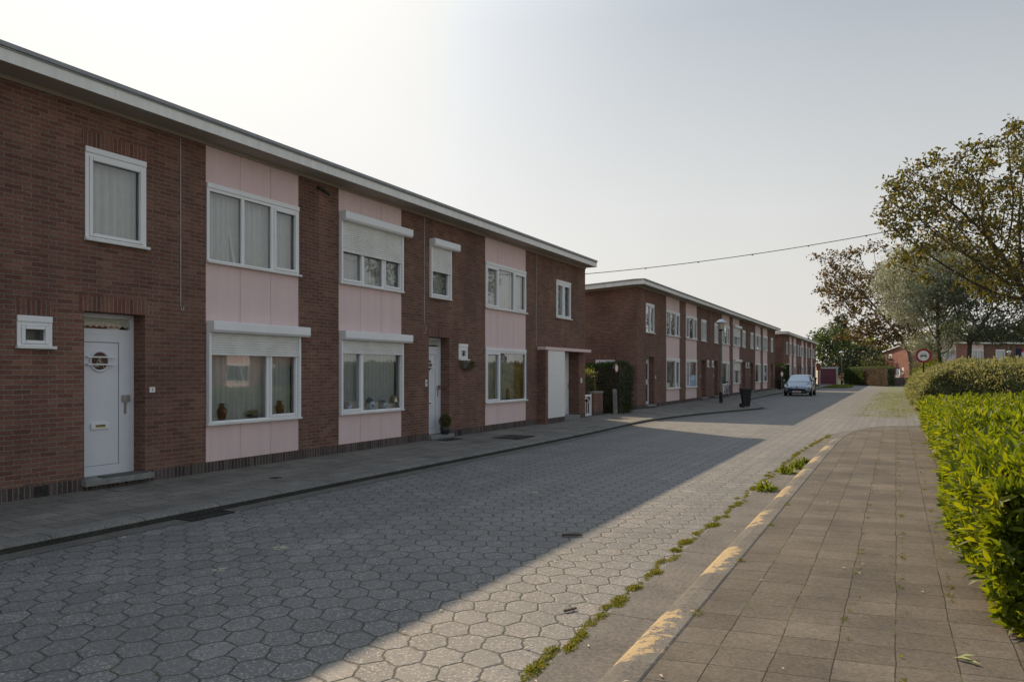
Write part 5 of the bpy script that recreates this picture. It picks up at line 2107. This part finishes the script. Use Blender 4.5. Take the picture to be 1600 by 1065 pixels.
# big bronze tree at the right edge
base = np.array(dpt(1655, 600, 31)); base[2] = .1
A = np.concatenate([pxblob(800, 1560, 318, 31, 3.3, 2.4, 3.2), pxblob(320, 1455, 320, 30, 2.0, 1.7, 2.2), pxblob(800, 1690, 300, 31, 4.0, 4.2, 3.8),
                    pxblob(340, 1500, 395, 30, 2.8, 1.4, 2.2), pxblob(300, 1575, 430, 30.5, 1.8, 1.2, 2.2), pxblob(110, 1420, 345, 29.5, 1.1, .7, 1.2)]
                   + [pxblob(26, x, y, 30, .55, .3, .7) for x, y in ((1384, 322), (1396, 290), (1412, 300), (1425, 262), (1448, 272), (1472, 240), (1505, 246), (1530, 224), (1562, 222), (1590, 198), (1400, 365), (1430, 385), (1462, 372))])
tree("large bronze-leaved tree at the right edge, tallest in the picture", base, A - base, 'bronze', 'bark', step=.27, kill=.40, infl=9, trunk_dir=(-.25, -.12, 1), trunk_len=2.2, r_tip=.011,
     r_max=.3, leaf=.17, per=16, spread=.17, leaf_w=.55, twig=2)
# second bronze tree farther back
base = np.array(dpt(1427, 600, 66)); base[2] = .1
A = np.concatenate([pxblob(600, 1365, 455, 66, 4.2, 2.6, 3.5), pxblob(480, 1388, 518, 65, 3.3, 1.5, 3.2), pxblob(150, 1310, 452, 65, 2.0, 1.5, 2.0), pxblob(300, 1425, 480, 66, 2.6, 3.5, 3),
                    pxblob(80, 1320, 420, 65, 2.0, .8, 1.6)]
                   + [pxblob(22, x, y, 65, 1.0, .45, 1.0) for x, y in ((1284, 402), (1296, 428), (1310, 398), (1338, 393), (1368, 384), (1292, 486), (1312, 500), (1322, 530))])
tree("orange-bronze tree with spreading left crown behind the car sign", base, A - base, 'bronze_far', 'bark_pale', step=.36, kill=.48, infl=12, trunk_dir=(-.1, 0, 1), trunk_len=3.0, r_tip=.014,
     r_max=.42, leaf=.24, per=15, spread=.26, leaf_w=.6, twig=2)
# silver leaved tree
base = np.array(dpt(1472, 600, 50)); base[2] = .1
A = np.concatenate([pxblob(800, 1435, 445, 50, 2.9, 2.9, 2.6), pxblob(520, 1490, 430, 50, 2.6, 2.5, 2.4), pxblob(240, 1470, 510, 50, 1.5, 1.2, 1.6), pxblob(170, 1456, 536, 50, 1.7, .8, 1.4)])
tree("silver-grey leaved tree between the two bronze trees", base, A - base, 'silver', 'bark', step=.3, kill=.42, infl=9, trunk_dir=(-.05, 0, 1), trunk_len=2.2, r_tip=.012,
     r_max=.2, leaf=.16, per=75, spread=.3, leaf_w=.3, twig=3)
# dark forked tree with open branches
base = np.array(dpt(1514, 600, 47)); base[2] = .1
A = np.concatenate([pxblob(520, 1560, 460, 47, 2.8, 2.6, 2.4), pxblob(320, 1490, 470, 48.5, 2.4, 2.0, 2.0), pxblob(200, 1620, 480, 47, 2.0, 2.2, 2.0), pxblob(120, 1520, 510, 46, 2.4, 1.0, 2.0), pxblob(140, 1585, 500, 46, 1.8, 1.0, 1.2), pxblob(110, 1550, 528, 46, 1.8, .6, 1.4)])
tree("dark forked tree with thin olive foliage, right of the silver tree", base, A - base, 'sage', 'bark', step=.36, kill=.46, infl=9, trunk_dir=(.03, 0, 1), trunk_len=3.2, r_tip=.014,
     r_max=.3, leaf=.2, per=30, spread=.26, leaf_w=.42, twig=1)
# background greenery
def far_tree(label, x, yb, zc, W, H, mat, n=400, per=18, leaf=.45, spread=.5, group="background trees", kill=.7, lift=.25, ysq=1.0):
    base = np.array(dpt(x, yb, zc)); base[2] = 0
    A = np.concatenate([blob(n, (0, 0, H * (.5 + lift / 2)), (W / 2, W / 2 * ysq, H * (.5 - lift / 2))), blob(n // 4, (W * .12, -W * .1, H * .35), (W * .45, W * .45, H * .25))])
    A = A[A[:, 2] > .4]
    return tree(label, base, A, mat, 'bark', step=.6, kill=kill, infl=20, trunk_len=H * .1 + .6, r_tip=.03, r_max=.35, leaf=leaf, per=per, spread=spread, leaf_w=.6, group=group, twig=2)


far_tree("mid-green rounded tree behind the garage", 1303, 600, 118, 7.6, 9.2, 'green', 300, 12, .5)
far_tree("smaller green tree left of the rounded tree, above the garage roof", 1284, 600, 116, 4.5, 7.6, 'green', 150, 12, .45)
far_tree("dark bush mass right of the end lamp", 1345, 600, 107, 8.0, 5.4, 'darkleaf', 300, 12, .45, .4)
far_tree("dark low evergreen right beside the garage", 1322, 600, 104, 4.2, 3.9, 'darkleaf', 200, 12, .4, .35)
far_tree("dark bush with pale tips in front of the far house", 1372, 600, 101, 4.6, 4.0, 'olive', 200, 10, .35, .35)
far_tree("bright lime tree peeping over the far flat roof", 1352, 600, 150, 8, 8.6, 'lime', 150, 10, .7, .6)
for i, (x, top, lab) in enumerate([(1309, 487, "left one of two tall slim poplars in the distance"), (1318.5, 484, "right one of two tall slim poplars in the distance")]):
    zc = 170
    base = np.array(dpt(x, 590, zc)); base[2] = 0
    H = ZC + (HZ - top) / F_PX * zc
    A = blob(230, (0, 0, H * .53), (1.0, 1.0, H * .46))
    tree(lab, base, A, 'poplar', 'bark', step=.45, kill=.5, infl=20, trunk_len=1.6, r_tip=.03, r_max=.3, leaf=.6, per=14, spread=.35, leaf_w=.6, group="distant poplars", twig=2)
far_tree("dark broad tree behind the houses at the right", 1585, 600, 112, 14, 9.0, 'darkleaf', 280, 12, .6, .6)
far_tree("mid-green tree over the roofs, right of the forked tree", 1540, 600, 125, 12, 8.2, 'olive', 240, 12, .6, .6)
far_tree("green tree over the pink house roof, behind the silver tree", 1480, 600, 125, 13, 9.5, 'green', 240, 12, .6, .6)

# person-sized bundle of clothes hanging at the right edge behind the shrubs
cl = dpt(1593, 553, 88)
t = thing("washing_line", "dark blue and red laundry on a line at the far right", "washing line", (cl[0], cl[1], 0), math.atan2(ST, CT))
p = MB()
for x in (-1.3, 1.3):
    p.tube([(x, 0, 0), (x, 0, 4.5)], .035, 8)
p.tube([(-1.3, 0, 4.4), (1.3, 0, 4.4)], .01, 5)
p.build("line_frame", M['lamp_post'], t)


def cloth(x0, x1, z0, z1, mat, nm):
    q = MB()
    k = 10
    vs = []
    for i in range(k + 1):
        x = x0 + (x1 - x0) * i / k
        vs += [(x, .05 * math.sin(i * 1.3), z0 + .06 * math.sin(i)), (x, .01, z1)]
    q.add(vs, [(2 * i, 2 * i + 2, 2 * i + 3, 2 * i + 1) for i in range(k)])
    q.build(nm, M[mat], t, smooth=True)


cloth(-.45, .25, 3.2, 4.4, 'coat_blue', "blue_cloth")
cloth(.2, .55, 3.9, 4.4, 'coat_red', "red_cloth")

# overhead cable from the end house to beyond the trees
p0 = Vector((-10.05, 23.95, 4.98))
p1 = Vector(dpt(1800, 268, 22))
pts = []
for k in range(41):
    s = k / 40
    q = p0.lerp(p1, s)
    q.z -= 4 * .42 * s * (1 - s)
    pts.append(q)
p = MB()
p.tube(pts, .011, 6)
for k in range(6, 40, 4):
    p.tube([pts[k] - Vector((.02, 0, 0)), pts[k] + Vector((.02, .03, -.02))], .02, 5)
o = p.build("overhead_cable", M['iron'])
tag(o, "thin black overhead cable crossing the sky from the end house", "cable")

# ------------------------------------------------------------------ weeds, litter
def tufts(name, label, pts, blades, hmax, mat, cat="weeds", spread=.05):
    C, D, L = [], [], []
    for x, y, z, s in pts:
        n = int(blades * s)
        off = rng.normal(0, 1, (n, 2))
        r = np.linalg.norm(off, axis=1)
        C.append(np.column_stack([x + off[:, 0] * spread * s ** .5, y + off[:, 1] * spread * s ** .5 * random.uniform(1.2, 3.2), np.full(n, z)]))
        D.append(np.column_stack([off * .5 + rng.normal(0, .5, (n, 2)), .35 + .5 * rng.random(n)]))
        L.append(hmax * (.35 + .65 * rng.random(n)) * np.clip(1.25 - .4 * r, .3, 1.2) * min(1.3, .6 + .4 * s))
    C, D, L = np.concatenate(C), np.concatenate(D), np.concatenate(L)
    n = len(C)
    o = leaves(name, C, D, rand_dirs(n), L, L * .32, M[mat], None, fold=.1, droop=.25)
    return tag(o, label, cat, kind="stuff")


pts = []
y = 3.2
while y < 21:
    s = random.choice((.25, .4, .7, 1.0, 1.5))
    off = -.0 if y < 16 else (y - 16) * .05
    pts.append((-1.78 + random.gauss(0, .03) + off, y, .002, s))
    y += random.uniform(.04, .2)
tufts("gutter_weeds", "ragged line of grass and weeds between pavers and right gutter", pts, 260, .03, 'grass', spread=.024)
pts = []
for x, y in ((-1.13, 4.82), (-1.13, 6.3), (-1.12, 7.9), (-1.12, 9.2)):
    pts.append((x, y, .112, 1.0))
for k in range(320):
    y = random.uniform(3.5, 21)
    x = random.choice((.04, .34, -.27, .63)) + random.gauss(0, .012) - 0
    if random.random() < .75 or x > .2:
        pts.append((x, y, .113, random.choice((.1, .2, .3, .5))))
tufts("tile_weeds", "small weeds in the joints of the right footpath", pts, 60, .03, 'grass', spread=.02)
pts = [(-1.62, 10.9, .004, 2.2), (-1.58, 12.9, .004, 1.8), (-1.52, 13.6, .004, 2.0), (-1.5, 14.4, .004, 1.5)]
tufts("gutter_plants", "taller green weeds growing in the gutter before the kerb bend", pts, 45, .13, 'lime')
pts = [(random.uniform(-1.3, .5), 30 + 36 * random.random() ** 1.2, .002, random.uniform(.3, 1.2)) for _ in range(420)]
tufts("road_edge_grass", "thin grass growing in the paving by the shrub border", pts, 30, .05, 'grass', "grass", .12)
pts = [(random.uniform(-6.3, -4.2), random.uniform(81.2, 92.5), .12, 1.5) for _ in range(500)]
tufts("verge_grass", "mown green grass on the small verge at the road's end", pts, 12, .09, 'lime', "grass", .15)
pts = [(-7.25 + .05 * math.sin(k) + max(0, (k - 22) * .02), 24 + k * .28, .005, random.uniform(.2, .8)) for k in range(32)]
tufts("left_gutter_weeds", "sparse weeds along the left kerb by the middle row", pts, 18, .04, 'grass')

p = MB()
p.tube([(-2.99, 6.93, .018), (-2.9, 6.985, .022), (-2.81, 7.03, .018)], [.012, .016, .01], 7)
o = p.build("stick", M['wood'])
tag(o, "short dark stick lying on the pavers at the shadow edge", "stick")
p = MB()
p.tube([(-2.03, 4.75, .014), (-1.98, 4.84, .016)], [.01, .008], 6)
o = p.build("stick", M['wood'])
tag(o, "small twig on the sunlit pavers near the right gutter", "stick")
n = 60
cc = np.column_stack([rng.uniform(-3, .5, n), rng.uniform(3.4, 14, n), np.full(n, .012)])
cc[:, 2] = np.where(cc[:, 0] > -1.12, .122, np.where(cc[:, 0] > -1.5, .13, .012))
o = leaves("dead_leaves", cc, np.column_stack([rng.normal(size=(n, 2)), np.zeros(n)]), np.tile([0, 0, 1.0], (n, 1)), rng.uniform(.015, .05, n), rng.uniform(.008, .02, n), M['cream'])
tag(o, "scattered pale bits of leaf litter on pavers and tiles", "litter", kind="stuff")
c = np.array([[.27, 4.68, .12], [.3, 4.7, .122], [.33, 4.66, .121]])
o = leaves("fallen_leaf", c, np.array([[1, -.3, .1], [.8, .3, .1], [1, -.6, .05]]), np.tile([0, 0, 1.0], (3, 1)), np.array([.1, .09, .08]), np.array([.035, .03, .03]), M['leaf_litter'])
tag(o, "pale green fallen leaf on the tiles near the hedge", "leaf")
